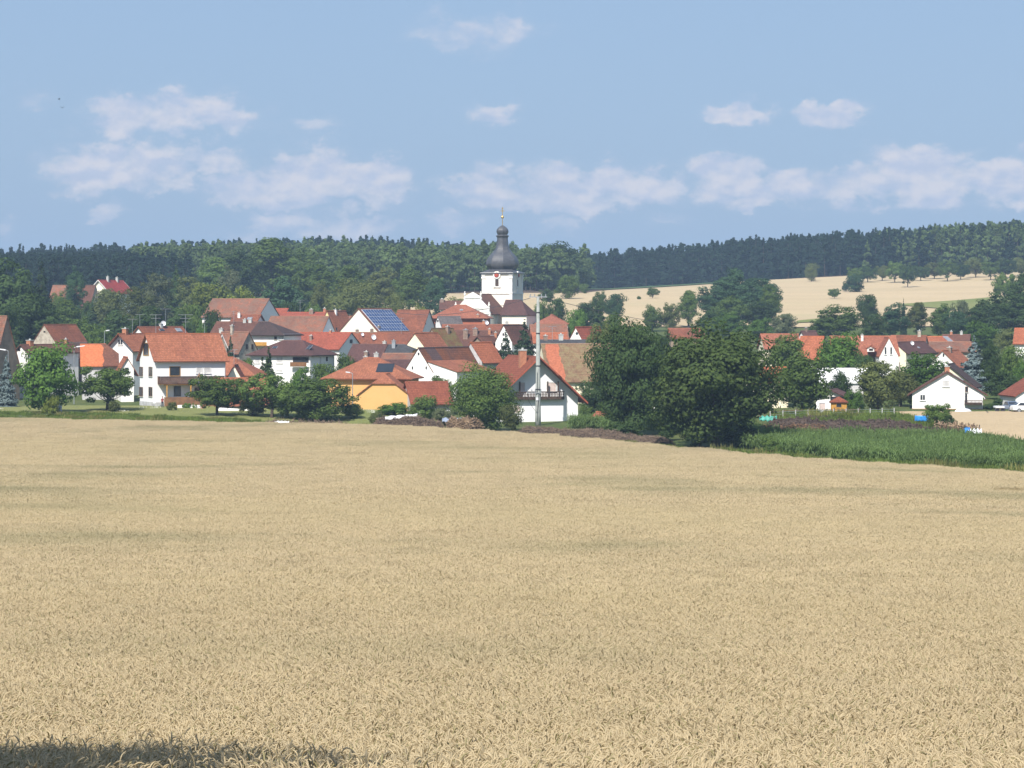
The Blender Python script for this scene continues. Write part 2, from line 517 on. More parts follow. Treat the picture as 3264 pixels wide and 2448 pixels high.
M['needle_far_clouded'] = leaf_mat('cloud_darkened_pine_needles', (0.024, 0.043, 0.027), (0.013, 0.026, 0.017), .1)  # dark pine colour, deepened to stand in for cloud shadow on the hill
M['needle_blue'] = leaf_mat('blue_spruce_needles', (0.150, 0.190, 0.190), (0.090, 0.125, 0.130), .1)
M['wood_far'] = leaf_mat('mixed_wood_leaves', (0.116, 0.163, 0.060), (0.070, 0.108, 0.040))
M['bark'] = plain('bark', (.085, .065, .05), .95, (.05, .04, .032), 3)
M['bark_pale'] = plain('pale_birch_bark', (.55, .52, .46), .9, (.22, .20, .18), 3)

# ---------------------------------------------------------------- ground and fields
def ground_mat():
    m, nt, p = new_mat('ground_grass')
    p.inputs['Roughness'].default_value = 1; p.inputs['Specular IOR Level'].default_value = .1
    tc = nt.nodes.new('ShaderNodeTexCoord').outputs['Object']
    a = nmix(nt, nramp(nt, nnoise(nt, tc, .05, 6, .6), .35, .65), (.075, .105, .030), (.115, .125, .045))
    b = nmix(nt, nramp(nt, nnoise(nt, tc, 1.3, 5, .65), .35, .7), a, (.05, .075, .022))
    nt.links.new(b, p.inputs['Base Color'])
    return m


def field_mat(name, c, c2, c3=None, stretch=(1, .35, 1)):
    m, nt, p = new_mat(name)
    p.inputs['Roughness'].default_value = 1; p.inputs['Specular IOR Level'].default_value = .1
    tc = nt.nodes.new('ShaderNodeTexCoord').outputs['Object']
    a = nmix(nt, nramp(nt, nnoise(nt, tc, .03, 5, .6, (.35, 1, 1)), .36, .66), c, c2)
    if c3: a = nmix(nt, nramp(nt, nnoise(nt, tc, .018, 4, .6, (.25, 1, 1)), .5, .72, 0, .8), a, c3)
    b = nmix(nt, nramp(nt, nnoise(nt, tc, 1.1, 6, .7), .3, .75, 0, .55), a, tuple(v * .66 for v in c))
    nt.links.new(b, p.inputs['Base Color'])
    bu = nt.nodes.new('ShaderNodeBump'); bu.inputs['Strength'].default_value = .8; bu.inputs['Distance'].default_value = .3
    nt.links.new(nnoise(nt, tc, 2.2, 5, .7), bu.inputs['Height']); nt.links.new(bu.outputs[0], p.inputs['Normal'])
    return m


M['ground'] = ground_mat()
M['straw_soil'] = field_mat('straw_covered_soil', (.40, .31, .18), (.34, .27, .15))
M['far_grain'] = field_mat('far_ripe_grain', (.51, .40, .25), (.45, .355, .22), (.42, .36, .21))
M['near_stubble'] = field_mat('pale_ripe_field', (.50, .385, .24), (.45, .35, .22))
M['green_field'] = field_mat('green_crop', (.095, .145, .058), (.075, .12, .05))
M['meadow'] = field_mat('mown_meadow', (.17, .20, .065), (.22, .225, .085))
M['soil'] = field_mat('brown_soil', (.12, .085, .06), (.09, .065, .05))


def axis(breaks):
    out = []
    for a, b, s in breaks: out += list(np.arange(a, b, s))
    return np.array(sorted(set(out)) + [breaks[-1][1]], float)


gx = axis([(-2200, -400, 120), (-400, -120, 14), (-120, 120, 4), (120, 400, 14), (400, 2200, 120)])
gy = axis([(-500, 0, 50), (0, 60, 2), (60, 520, 4), (520, 1700, 10), (1700, 3200, 100)])
GX, GY = np.meshgrid(gx, gy)
GZ = terr(GX, GY)
nx, ny = len(gx), len(gy)
idx = np.arange(nx * ny).reshape(ny, nx)
Fq = np.stack([idx[:-1, :-1], idx[:-1, 1:], idx[1:, 1:], idx[1:, :-1]], -1).reshape(-1, 4)
ground = bpy.data.objects.new('ground', np_mesh('ground', np.stack([GX, GY, GZ], -1).reshape(-1, 3), Fq, M['ground'], True))
link(ground); tag(ground, kind='structure')


def interp_line(pts, n):
    """pts: (px, d) pairs -> n plan points"""
    P = np.array([(PX(a, d), d) for a, d in pts])
    s = np.r_[0, np.cumsum(np.hypot(*np.diff(P, axis=0).T))]
    t = np.linspace(0, s[-1], n)
    return np.stack([np.interp(t, s, P[:, 0]), np.interp(t, s, P[:, 1])], -1)


def patch(name, near, far, mat, up=.12, n=80, m=24):
    A, B = interp_line(near, n), interp_line(far, n)
    t = np.linspace(0, 1, m)[:, None, None]
    P = A[None] * (1 - t) + B[None] * t
    Z = terr(P[..., 0], P[..., 1]) + up
    V = np.concatenate([P, Z[..., None]], -1).reshape(-1, 3)
    idx = np.arange(m * n).reshape(m, n)
    Fq = np.stack([idx[:-1, :-1], idx[:-1, 1:], idx[1:, 1:], idx[1:, :-1]], -1).reshape(-1, 4)
    o = bpy.data.objects.new(name, np_mesh(name, V, Fq, mat, True))
    link(o); tag(o, kind='structure')
    return o


WHEAT_EDGE = [(-900, 445), (-300, 428), (0, 420), (800, 405), (1250, 395), (1650, 372), (1960, 345), (2200, 325), (2450, 305), (2700, 290),
              (3264, 270), (3900, 250)]
patch('grain_field', [(-14000, 24), (1632, 22), (17000, 24)], WHEAT_EDGE, M['straw_soil'], .06, 120, 120)
patch('hillside_grain_field', [(1000, 800), (1632, 800), (2500, 790), (3300, 800), (4400, 820)],
      [(1000, 960), (1700, 1290), (1960, 1335), (2300, 1345), (2500, 1310), (3000, 1290), (4400, 1250)], M['far_grain'], .25, 120, 60)
patch('green_crop_strip', [(1380, 1060), (1700, 1205), (2000, 1240), (2280, 1275), (2290, 1290)],
      [(1380, 1120), (1700, 1330), (2000, 1390), (2280, 1340), (2300, 1325)], M['green_field'], .6, 60, 12)
patch('hedge_meadow', [(2860, 945), (3050, 905), (3300, 915), (3900, 930)], [(2860, 950), (3050, 985), (3250, 1040), (3900, 1080)], M['meadow'], .5, 50, 12)
patch('lower_meadow', [(2540, 815), (2640, 822)], [(2540, 828), (2640, 850)], M['meadow'], .45, 20, 8)
patch('pale_field', [(2820, 398), (3060, 368), (3264, 352), (3900, 330)], [(2820, 412), (3060, 409), (3264, 412), (3900, 412)], M['near_stubble'], .12, 50, 12)
patch('garden_lawn', [(-400, 430), (0, 422), (800, 407), (1420, 392)], [(-400, 466), (800, 458), (1100, 452), (1420, 425)], M['meadow'], .1, 40, 10)
patch('woodland_floor', [(-900, 1040), (900, 1040), (1870, 1100), (2000, 1370), (2500, 1325), (3300, 1275), (4400, 1250)],
      [(-900, 1640), (900, 1640), (1870, 1650), (2000, 1650), (2500, 1650), (3300, 1650), (4400, 1650)], M['soil'], .3, 90, 30)


# ---------------------------------------------------------------- scattering of uncountable plants
def scatter(name, sources, pts, rot, scl, idx, label, cat, kind='stuff'):
    """one object whose points carry instances of the source meshes"""
    c = bpy.data.collections.new(name + '_sources')
    for i, me in enumerate(sources):
        o = bpy.data.objects.new('%s_source_%02d' % (name, i), me)
        c.objects.link(o)
    me = bpy.data.meshes.new(name)
    pts = np.asarray(pts, np.float32)
    me.vertices.add(len(pts)); me.vertices.foreach_set('co', pts.ravel())
    for an, ty, arr, key in (('rot', 'FLOAT_VECTOR', rot, 'vector'), ('scl', 'FLOAT_VECTOR', scl, 'vector'), ('pick', 'INT', idx, 'value')):
        at = me.attributes.new(an, ty, 'POINT')
        at.data.foreach_set(key, np.asarray(arr, np.int32 if ty == 'INT' else np.float32).ravel())
    ng = bpy.data.node_groups.new(name, 'GeometryNodeTree')
    ng.interface.new_socket('Geometry', in_out='INPUT', socket_type='NodeSocketGeometry')
    ng.interface.new_socket('Geometry', in_out='OUTPUT', socket_type='NodeSocketGeometry')
    N, L = ng.nodes.new, ng.links.new
    gi, go = N('NodeGroupInput'), N('NodeGroupOutput')
    ci = N('GeometryNodeCollectionInfo')
    ci.inputs['Collection'].default_value = c
    ci.inputs['Separate Children'].default_value = True
    ci.inputs['Reset Children'].default_value = True
    ip = N('GeometryNodeInstanceOnPoints')
    ip.inputs['Pick Instance'].default_value = True
    L(gi.outputs[0], ip.inputs['Points']); L(ci.outputs[0], ip.inputs['Instance'])
    for an, ty, sock in (('rot', 'FLOAT_VECTOR', 'Rotation'), ('scl', 'FLOAT_VECTOR', 'Scale'), ('pick', 'INT', 'Instance Index')):
        na = N('GeometryNodeInputNamedAttribute'); na.data_type = ty; na.inputs['Name'].default_value = an
        L(na.outputs['Attribute'], ip.inputs[sock])
    L(ip.outputs[0], go.inputs[0])
    o = bpy.data.objects.new(name, me); link(o)
    md = o.modifiers.new('scatter', 'NODES'); md.node_group = ng
    tag(o, label, cat, kind=kind)
    return o


rng = np.random.default_rng(7)


def rib(path, widths, wdir):
    """flat ribbon: path (k,3), widths (k), wdir (3)"""
    path = np.asarray(path); w = np.asarray(widths)[:, None] * np.asarray(wdir)[None]
    V = np.empty((len(path) * 2, 3)); V[0::2] = path - w; V[1::2] = path + w
    k = len(path)
    Fc = [(2 * i, 2 * i + 1, 2 * i + 3, 2 * i + 2) for i in range(k - 1)]
    return V, np.array(Fc)


def join(parts):
    V = []; Fc = []; o = 0
    for v, f in parts:
        V.append(v); Fc.append(np.asarray(f) + o); o += len(v)
    return np.concatenate(V), np.concatenate(Fc)


def wheat_mat():
    m, nt, p = new_mat('ripe_wheat')
    nt.nodes.remove(p)
    out = nt.nodes['Material Output']
    geo = nt.nodes.new('ShaderNodeNewGeometry'); oi = nt.nodes.new('ShaderNodeObjectInfo')
    r = geo.outputs['Random Per Island']
    a = nmix(nt, r, (.67, .56, .36), (.57, .47, .295))
    a = nmix(nt, nmath(nt, 'GREATER_THAN', r, .93), a, (.42, .37, .19))
    loc = oi.outputs['Location']
    # hollows where the crop is still green and thin
    n1 = nnoise(nt, loc, .055, 3, .5, (.75, .6, 1))
    n2 = nnoise(nt, loc, .07, 3, .5, (.4, 1.0, 1))
    f = nmath(nt, 'MULTIPLY', nramp(nt, n1, .50, .68), nramp(nt, n2, .38, .62, .35, 1))
    sy = nt.nodes.new('ShaderNodeSeparateXYZ'); nt.links.new(loc, sy.inputs[0])
    f = nmath(nt, 'MULTIPLY', f, nramp(nt, sy.outputs[1], 70, 120, .2, .6))
    a = nmix(nt, f, a, (.30, .285, .15))
    n3 = nnoise(nt, loc, .02, 4, .6, (.8, .6, 1))
    a = nmix(nt, nramp(nt, n3, .4, .65, 0, .35), a, (.62, .53, .31))
    var = nramp(nt, oi.outputs['Random'], 0, 1, .96, 1.04)
    cx = nt.nodes.new('ShaderNodeCombineXYZ')
    for i in range(3): nt.links.new(var, cx.inputs[i])
    a = nmix(nt, 1.0, a, cx.outputs[0], 'MULTIPLY')
    df = nt.nodes.new('ShaderNodeBsdfDiffuse'); tr = nt.nodes.new('ShaderNodeBsdfTranslucent'); ms = nt.nodes.new('ShaderNodeMixShader')
    gl = nt.nodes.new('ShaderNodeBsdfGlossy'); gl.inputs['Roughness'].default_value = .5
    nt.links.new(a, df.inputs[0]); nt.links.new(a, tr.inputs[0])
    ms.inputs[0].default_value = .46
    nt.links.new(df.outputs[0], ms.inputs[1]); nt.links.new(tr.outputs[0], ms.inputs[2])
    m2 = nt.nodes.new('ShaderNodeMixShader'); m2.inputs[0].default_value = .03
    nt.links.new(ms.outputs[0], m2.inputs[1]); nt.links.new(gl.outputs[0], m2.inputs[2])
    nt.links.new(m2.outputs[0], out.inputs[0])
    return m


M['wheat'] = wheat_mat()


def wheat_stalk(x, y, h, r, fat=1.0, fine=True):
    parts = []
    a = r.uniform(0, 2 * math.pi) if r.random() < .45 else r.normal(.35, .7)     # wind leans most ears one way
    lean = r.uniform(.02, .14)
    d = np.array([math.cos(a), math.sin(a), 0]); side = np.array([-d[1], d[0], 0])
    base = np.array([x, y, 0.0]); top = base + d * lean + np.array([0, 0, h])
    yaw = r.uniform(0, math.pi); wd = np.array([math.cos(yaw), math.sin(yaw), 0])
    parts.append(rib([base + (top - base) * .35, top], [.0035 * fat, .003 * fat], wd))
    # the ear: a nodding, tapered, square body
    n = 5 if fine else 3
    L = r.uniform(.085, .125); bend0 = r.uniform(.1, .7); bend1 = bend0 + r.uniform(.5, 2.2)
    p = top.copy(); ring = []
    for i in range(n):
        t = i / (n - 1)
        ang = bend0 + (bend1 - bend0) * t
        tan = d * math.sin(ang) + np.array([0, 0, math.cos(ang)])
        up = d * math.cos(ang) - np.array([0, 0, math.sin(ang)])
        w = (.0075 * fat) * (math.sin(math.pi * (.12 + .80 * t)) ** .6)
        ring.append([p + side * w * 1.1, p + up * w, p - side * w * 1.1, p - up * w])
        p = p + tan * L / (n - 1)
    V = np.array(ring).reshape(-1, 3)
    Fc = [(i * 4 + j, i * 4 + (j + 1) % 4, i * 4 + 4 + (j + 1) % 4, i * 4 + 4 + j) for i in range(n - 1) for j in range(4)]
    parts.append((V, np.array(Fc)))
    # a dry leaf
    if r.random() < (.8 if fine else .3):
        b = r.uniform(0, 2 * math.pi); ld = np.array([math.cos(b), math.sin(b), 0]); ls = np.array([-ld[1], ld[0], 0])
        q = base + (top - base) * r.uniform(.5, .85)
        parts.append(rib([q, q + ld * .07 + np.array([0, 0, .09]), q + ld * .16 + np.array([0, 0, .05])], [.004 * fat, .007 * fat, .002 * fat], ls))
    return join(parts)


def wheat_patch(size, n, fat, fine, seed):
    r = np.random.default_rng(seed)
    parts = []
    for i in range(n):
        x, y = r.uniform(-size / 2, size / 2, 2)
        h = r.normal(.98, .042)
        if r.random() < .02: h += r.uniform(.05, .16)
        parts.append(wheat_stalk(x, y, h, r, fat, fine))
    V, Fc = join(parts)
    return np_mesh('wheat_tuft', V, Fc, M['wheat'])


def edge_d(px):
    return np.interp(px, [a for a, b in WHEAT_EDGE], [b for a, b in WHEAT_EDGE])


def weedy(P):
    """the thin weedy streak near the right edge of the field"""
    px = P[:, 0] / P[:, 1] * F + 1632
    return (px > 3020) & (px < 3420) & (np.abs(P[:, 1] - 216 + (px - 3020) * .012) < 4 + 2.5 * np.sin(P[:, 0] * .7))


def wheat_zone(name, size, lo, hi, srcs, label, step=None):
    step = step or size * .93
    ys = np.arange(lo, hi, step)
    P = []
    for y in ys:
        hw = .1763 * y * 1.10 + 4
        xs = np.arange(-hw, hw, step)
        P.append(np.stack([xs + rng.uniform(-.2, .2, len(xs)) * step, np.full(len(xs), y) + rng.uniform(-.2, .2, len(xs)) * step], -1))
    P = np.concatenate(P)
    px = P[:, 0] / P[:, 1] * F + 1632
    e = edge_d(px)
    P = P[P[:, 1] < e - size * .55]
    P = P[~weedy(P)]
    n = len(P)
    # long low swells of the standing crop
    hs = 1 + .025 * np.sin(P[:, 1] * .11 + P[:, 0] * .17) + .03 * np.sin(P[:, 0] * .23 + P[:, 1] * .05) + rng.normal(0, .008, n)
    pts = np.concatenate([P, terr(P[:, 0], P[:, 1])[:, None] + .02], -1)
    rot = np.zeros((n, 3)); rot[:, 2] = rng.choice([0, math.pi / 2, math.pi, 3 * math.pi / 2], n) * .0 + rng.normal(0, .35, n)
    scl = np.ones((n, 3)); scl[:, 2] = hs
    scl[:, 0] = np.where(rng.random(n) < .5, -1, 1)
    scatter(name, srcs, pts, rot, scl, rng.integers(0, len(srcs), n), label, 'wheat')


wheat_zone('near_wheat_crop', 1.0, 24, 75, [wheat_patch(1.12, 520, 1.05, True, 100 + i) for i in range(6)],
           'ripe wheat with nodding ears in the near part of the field')
wheat_zone('middle_wheat_crop', 1.5, 75, 165, [wheat_patch(1.7, 1000, 1.25, False, 200 + i) for i in range(5)],
           'ripe golden wheat across the middle of the big field')
wheat_zone('far_wheat_crop', 3.0, 165, 440, [wheat_patch(3.3, 2200, 1.9, False, 300 + i) for i in range(5)],
           'ripe wheat at the far end of the field below the houses')


# maize
def maize_mesh(size, n, seed):
    r = np.random.default_rng(seed); parts = []
    rows = int(size / .75)
    for i in range(n):
        x = r.uniform(-size / 2, size / 2); y = (r.integers(0, rows) + .5) * .75 - size / 2 + r.normal(0, .06)
        h = r.normal(1.65, .13)
        base = np.array([x, y, 0.]); up = np.array([0, 0, 1.])
        yaw = r.uniform(0, 6.28); wd = np.array([math.cos(yaw), math.sin(yaw), 0])
        parts.append(rib([base, base + up * h], [.02, .012], wd))
        for k in range(8):
            z = h * (.25 + .09 * k); a = r.uniform(0, 6.28); d = np.array([math.cos(a), math.sin(a), 0]); s = np.array([-d[1], d[0], 0])
            L = r.uniform(.45, .8) * (1.1 - .06 * k)
            q = base + up * z
            parts.append(rib([q, q + d * L * .45 + up * L * .38, q + d * L * .85 + up * L * .22, q + d * L * 1.1 - up * L * .15],
                             [.02, .045, .035, .006], s))
        if r.random() < .35:
            parts.append(rib([base + up * h, base + up * (h + .25)], [.035, .02], wd))
    V, Fc = join(parts)
    return np_mesh('maize_plants', V, Fc, M['maize'])


M['maize'] = leaf_mat('maize_leaves', (.16, .225, .085), (.11, .17, .06), .35)


def in_poly(P, near, far, n=120):
    A, B = interp_line(near, n), interp_line(far, n)
    poly = np.concatenate([A, B[::-1]])
    x, y = P[:, 0], P[:, 1]
    inside = np.zeros(len(P), bool)
    j = len(poly) - 1
    for i in range(len(poly)):
        xi, yi = poly[i]; xj, yj = poly[j]
        c = ((yi > y) != (yj > y)) & (x < (xj - xi) * (y - yi) / (yj - yi + 1e-12) + xi)
        inside ^= c
        j = i
    return inside


def grid_pts(x0, x1, y0, y1, step, jit=.25):
    xs, ys = np.meshgrid(np.arange(x0, x1, step), np.arange(y0, y1, step))
    P = np.stack([xs.ravel(), ys.ravel()], -1)
    return P + rng.uniform(-jit, jit, P.shape) * step


MZ_NEAR = [(1835, 402), (2060, 388), (2110, 380), (2330, 349), (2500, 327), (2800, 306), (3264, 288), (3900, 266)]
MZ_FAR = [(1835, 412), (2060, 412), (2110, 405), (2330, 382), (2500, 356), (2800, 352), (3110, 348), (3264, 330), (3900, 300)]
P = grid_pts(5, 100, 250, 420, 1.9)
P = P[in_poly(P, MZ_NEAR, MZ_FAR)]
n = len(P)
rot = np.zeros((n, 3)); rot[:, 2] = math.radians(-24) + rng.choice([0, math.pi], n)
scl = np.ones((n, 3)); scl *= rng.normal(1, .05, (n, 1))
scatter('maize_crop', [maize_mesh(2.0, 26, 400 + i) for i in range(4)], np.c_[P, terr(P[:, 0], P[:, 1])], rot, scl, rng.integers(0, 4, n),
        'green maize standing beyond the wheat and the big walnut trees', 'maize')


# rough grass along the far edge of the wheat
def grass_mesh(size, n, h0, seed, mat):
    r = np.random.default_rng(seed); parts = []
    for i in range(n):
        x, y = r.uniform(-size / 2, size / 2, 2); a = r.uniform(0, 6.28); d = np.array([math.cos(a), math.sin(a), 0]); s = np.array([-d[1], d[0], 0])
        h = h0 * r.uniform(.5, 1.15); q = np.array([x, y, 0.]); l = r.uniform(.1, .5) * h
        parts.append(rib([q, q + np.array([0, 0, h * .6]) + d * l * .3, q + np.array([0, 0, h]) + d * l], [.03, .025, .006], s))
    V, Fc = join(parts)
    return np_mesh('grass_tuft', V, Fc, mat)


M['grass'] = leaf_mat('verge_grass', (.15, .20, .050), (.10, .145, .036), .3)
M['grass_dry'] = leaf_mat('seeding_grass', (.24, .22, .085), (.15, .17, .055), .3)
gsrc = [grass_mesh(1.6, 160, .45, 500 + i, M['grass']) for i in range(3)] + [grass_mesh(1.6, 130, .6, 510, M['grass_dry'])]
GE = [(-500, 434), (0, 421), (800, 406), (1250, 396), (1650, 373), (1960, 346), (2200, 326), (2450, 306), (2700, 291), (3264, 271), (3900, 251)]
GF = [(-500, 446), (0, 436), (800, 422), (1250, 408), (1650, 384), (1960, 366), (2200, 343), (2450, 323), (2700, 305), (3264, 287), (3900, 265)]
P = grid_pts(-115, 100, 240, 450, 1.35)
P = P[in_poly(P, GE, GF)]
P2 = grid_pts(36, 118, 352, 402, 1.5)
P2 = P2[in_poly(P2, [(2420, 364), (2900, 362), (2960, 362)], [(2420, 392), (2840, 396), (2960, 372)])]
P3 = grid_pts(-95, -35, 434, 462, 1.6)
P = np.concatenate([P, P2])
n = len(P)
px = P[:, 0] / P[:, 1] * F + 1632
rot = np.zeros((n, 3)); rot[:, 2] = rng.uniform(0, 6.28, n)
scl = np.ones((n, 3)) * rng.uniform(.7, 1.2, (n, 1))
scl[(px > 1500) & (px < 2300)] *= .8; scl[px > 2300] *= 1.6
band = np.sin(P[:, 1] * .9 + P[:, 0] * .02)
scl[:, 2] *= np.clip(.9 + .35 * band, .4, 1.3)
dry = (rng.random(n) < np.where((px > 850) & (px < 1650), .55, .12))
scatter('verge_grass', gsrc, np.c_[P, terr(P[:, 0], P[:, 1])], rot, scl, np.where(dry, 3, rng.integers(0, 3, n)),
        'rough green grass along the far edge of the wheat', 'grass')


# ---------------------------------------------------------------- tree shapes
def quads(C, Nn, size, r, asp=.62):
    n = len(C)
    Nn = Nn / (np.linalg.norm(Nn, axis=1, keepdims=True) + 1e-9)
    a = r.normal(size=(n, 3)); t = np.cross(Nn, a); t /= np.linalg.norm(t, axis=1, keepdims=True) + 1e-9
    b = np.cross(Nn, t)
    s = np.asarray(size).reshape(-1, 1)
    V = np.stack([C + t * s, C + b * s * asp, C - t * s, C - b * s * asp], 1).reshape(-1, 3)
    return V, np.arange(4 * n).reshape(-1, 4)


def unit(r, n):
    v = r.normal(size=(n, 3)); return v / np.linalg.norm(v, axis=1, keepdims=True)


M['daisy'] = plain('white_flower_heads', (.75, .75, .70), .7)
def flower_mesh(seed):
    r = np.random.default_rng(seed); n = 40
    C = np.c_[r.uniform(-.8, .8, (n, 2)), r.uniform(.45, .75, n)]
    V, Fc = quads(C, np.tile([0, -.5, 1.], (n, 1)) + r.normal(0, .3, (n, 3)), np.full(n, .05), r, 1.0)
    return np_mesh('flowers', V, Fc, M['daisy'])
P = grid_pts(28, 50, 200, 225, .9); P = P[weedy(P)]; n = len(P)
rot = np.zeros((n, 3)); rot[:, 2] = rng.uniform(0, 6.28, n); scl = np.ones((n, 3)) * rng.uniform(.6, 1.5, (n, 1)); front = P[:, 1] < 214.5
pick = np.where(front & (rng.random(n) < .6), 4, rng.integers(0, 4, n)); scl[front] *= .7
scatter('weed_patch', gsrc + [flower_mesh(3)], np.c_[P, terr(P[:, 0], P[:, 1])], rot, scl, pick, 'streak of green weeds and white flowers in the wheat at the right edge', 'weeds')


P = grid_pts(-80, -20, 424, 442, 2.2); P = P[rng.random(len(P)) < .16]; n = len(P); rot = np.zeros((n, 3)); rot[:, 2] = rng.uniform(0, 6.28, n)
scatter('verge_flowers', [flower_mesh(9)], np.c_[P, terr(P[:, 0], P[:, 1])], rot, np.ones((n, 3)) * rng.uniform(.5, 1, (n, 1)), np.zeros(n, int), 'white flowers dotted through the grass by the lawn', 'flowers')


def crown_round(h, w, z0, nclump, nleaf, leaf, seed, flat=.75, rough=.28, top=1.0, squash=.55):
    """clumps of leaf sized faces filling an uneven crown between z0 and h"""
    r = np.random.default_rng(seed)
    zc = (z0 + h) / 2; az = (h - z0) / 2; ar = w / 2
    d = unit(r, nclump)
    lob = 1 + rough * (np.sin(3 * np.arctan2(d[:, 1], d[:, 0]) + seed) * .5 + r.normal(0, .45, nclump))
    rad = np.where(r.random(nclump) < .72, r.uniform(.68, .92, nclump), r.uniform(.15, .68, nclump)) * np.clip(lob, .6, 1.25)
    wz = np.where(d[:, 2] > 0, top, 1.0)
    c = d * rad[:, None] * np.array([ar, ar, az]) * np.stack([np.ones(nclump), np.ones(nclump), wz], -1)
    c[:, 2] += zc
    rc = r.uniform(.20, .36, nclump) * min(ar, az * 1.1)
    C = []; Nn = []
    for i in range(nclump):
        k = int(1.5 * nleaf * (rc[i] / (.27 * min(ar, az * 1.1))) ** 1.6) + 4
        u = unit(r, k)
        rr = rc[i] * r.uniform(.62, 1.06, k)
        p = c[i] + u * rr[:, None] * np.array([1.15, 1.15, flat])
        C.append(p)
        Nn.append(u * .95 + unit(r, k) * .42 + d[i] * .25 + np.array([0, 0, .2]))
    C = np.concatenate(C); Nn = np.concatenate(Nn)
    keep = (C[:, 2] > z0 * .8)
    C, Nn = C[keep], Nn[keep]
    sz = leaf * 1.12 * r.uniform(.6, 1.25, len(C))
    rad = np.percentile(np.hypot(C[:, 0], C[:, 1]), 98); kx = (w / 2) / rad
    lo, hi = np.percentile(C[:, 2], .5), C[:, 2].max(); kz = (h - max(z0, .02)) / (hi - lo)
    for A_ in (C, c): A_[:, :2] *= kx; A_[:, 2] = max(z0, .02) + (A_[:, 2] - lo) * kz
    V, Fc = quads(C, Nn, sz * min(kx, 1.25), r)
    return V, Fc, c


def trunk_mesh(h, r0, clumps, seed, mat, nl=7, zf=.35):
    r = random.Random(seed); b = MB()
    top = Vector((r.uniform(-.04, .04) * h, r.uniform(-.04, .04) * h, h * .78))
    pts = [Vector((0, 0, -.4)), Vector((0, 0, h * .02)), Vector((r.uniform(-.02, .02) * h, 0, h * .25)), top * .7 + Vector((0, 0, 0)), top]
    pts[3].z = h * .52
    b.tube(pts, [r0 * 1.5, r0 * 1.12, r0 * .85, r0 * .5, r0 * .12], 7)
    cl = sorted(clumps, key=lambda c: -(c[0] ** 2 + c[1] ** 2))[:nl * 3]
    r.shuffle(cl)
    for c in cl[:nl]:
        c = Vector(c); s = Vector((0, 0, h * r.uniform(zf * .7, zf * 1.35)))
        m = s.lerp(c, .5) + Vector((0, 0, -.03 * h))
        b.tube([s, m, c], [r0 * .42, r0 * .28, r0 * .07], 5)
    return b.mesh('trunk', mat)


def conifer(h, w, seed, leaf=.35, tiers=16, dens=1.0, droop=.35, z0=.03):
    r = np.random.default_rng(seed); C = []; Nn = []
    nb = int(tiers * 15)
    for k in range(nb):
        t = 1 - math.sqrt(r.uniform(0, 1)); z = h * (z0 + (.97 - z0) * t)
        lump = 1 + .16 * math.sin(t * tiers * 2.2 + seed) + r.normal(0, .08)
        rad = w / 2 * ((1 - t) ** .9) * lump + .02 * w
        a = r.uniform(0, 6.283); L = rad * r.uniform(.75, 1.12)
        m = max(4, int(dens * 1.3 * L / (leaf * .5)) + 3)
        s = np.sqrt(r.uniform(.08, 1, m))
        lat = r.normal(0, .16, m) * L * (1.15 - .55 * s)
        x = math.cos(a) * s * L - math.sin(a) * lat; y = math.sin(a) * s * L + math.cos(a) * lat
        zz = z - droop * s * L + .2 * L * s ** 2 + r.normal(0, .012 * h, m)
        C.append(np.stack([x, y, np.maximum(zz, .1)], -1))
        Nn.append(np.stack([math.cos(a) * .7 + r.normal(0, .35, m), math.sin(a) * .7 + r.normal(0, .35, m), np.full(m, .6)], -1))
    C.append(np.stack([r.normal(0, .01 * w, 14), r.normal(0, .01 * w, 14), h * r.uniform(.9, 1.0, 14)], -1)); Nn.append(unit(r, 14))
    C = np.concatenate(C); Nn = np.concatenate(Nn)
    V, Fc = quads(C, Nn, leaf * r.uniform(.7, 1.2, len(C)), r, .5)
    return V, Fc


def pine(h, w, seed, leaf=.6):
    r = np.random.default_rng(seed)
    n = 22; C = []; Nn = []
    for i in range(n):
        t = r.uniform(0, 1); z = h * (.16 + .80 * t)
        rr = w / 2 * (1 - .72 * t ** 1.5) * r.uniform(.25, .95); a = r.uniform(0, 6.28)
        c = np.array([math.cos(a) * rr, math.sin(a) * rr, z]); k = 34
        u = unit(r, k); C.append(c + u * np.array([1, 1, .55]) * w * .20 * r.uniform(.5, 1.1, (k, 1))); Nn.append(u + unit(r, k) * .5 + np.array([0, 0, .5]))
    c = np.array([0, 0, h * .96]); u = unit(r, 40); C.append(c + u * np.array([.5, .5, 1.0]) * w * .17 * r.uniform(.3, 1, (40, 1))); Nn.append(u + np.array([0, 0, .4]))
    C = np.concatenate(C); Nn = np.concatenate(Nn)
    return quads(C, Nn, leaf * r.uniform(.7, 1.2, len(C)), r)


def with_trunk(V, Fc, h, r0):
    a = np.linspace(0, 2 * math.pi, 6)[:-1]
    R = np.stack([np.cos(a), np.sin(a)], -1)
    tv = np.concatenate([np.c_[R * r0, np.full(5, -.5)], np.c_[R * r0 * .3, np.full(5, h * .9)]])
    tf = np.array([(i, (i + 1) % 5, 5 + (i + 1) % 5, 5 + i) for i in range(5)])
    return tv, tf


def forest_tree(kind, seed, mats):
    h = 20
    if kind == 'pine': V, Fc = pine(h, 7.5, seed, .62)
    elif kind == 'spruce': V, Fc = conifer(h, 6.5, seed, .8, 8, .7)
    else: V, Fc, _ = crown_round(h * .9, 9.5, 2.5, 30, 26, .62, seed, rough=.2)
    tv, tf = with_trunk(V, Fc, h, .24)
    me = np_mesh('forest_tree', np.concatenate([V, tv]), np.concatenate([Fc, tf + len(V)]), mats[0])
    me.materials.append(M['bark'])
    mi = np.zeros(len(Fc) + len(tf), np.int32); mi[len(Fc):] = 1
    me.polygons.foreach_set('material_index', mi)
    return me


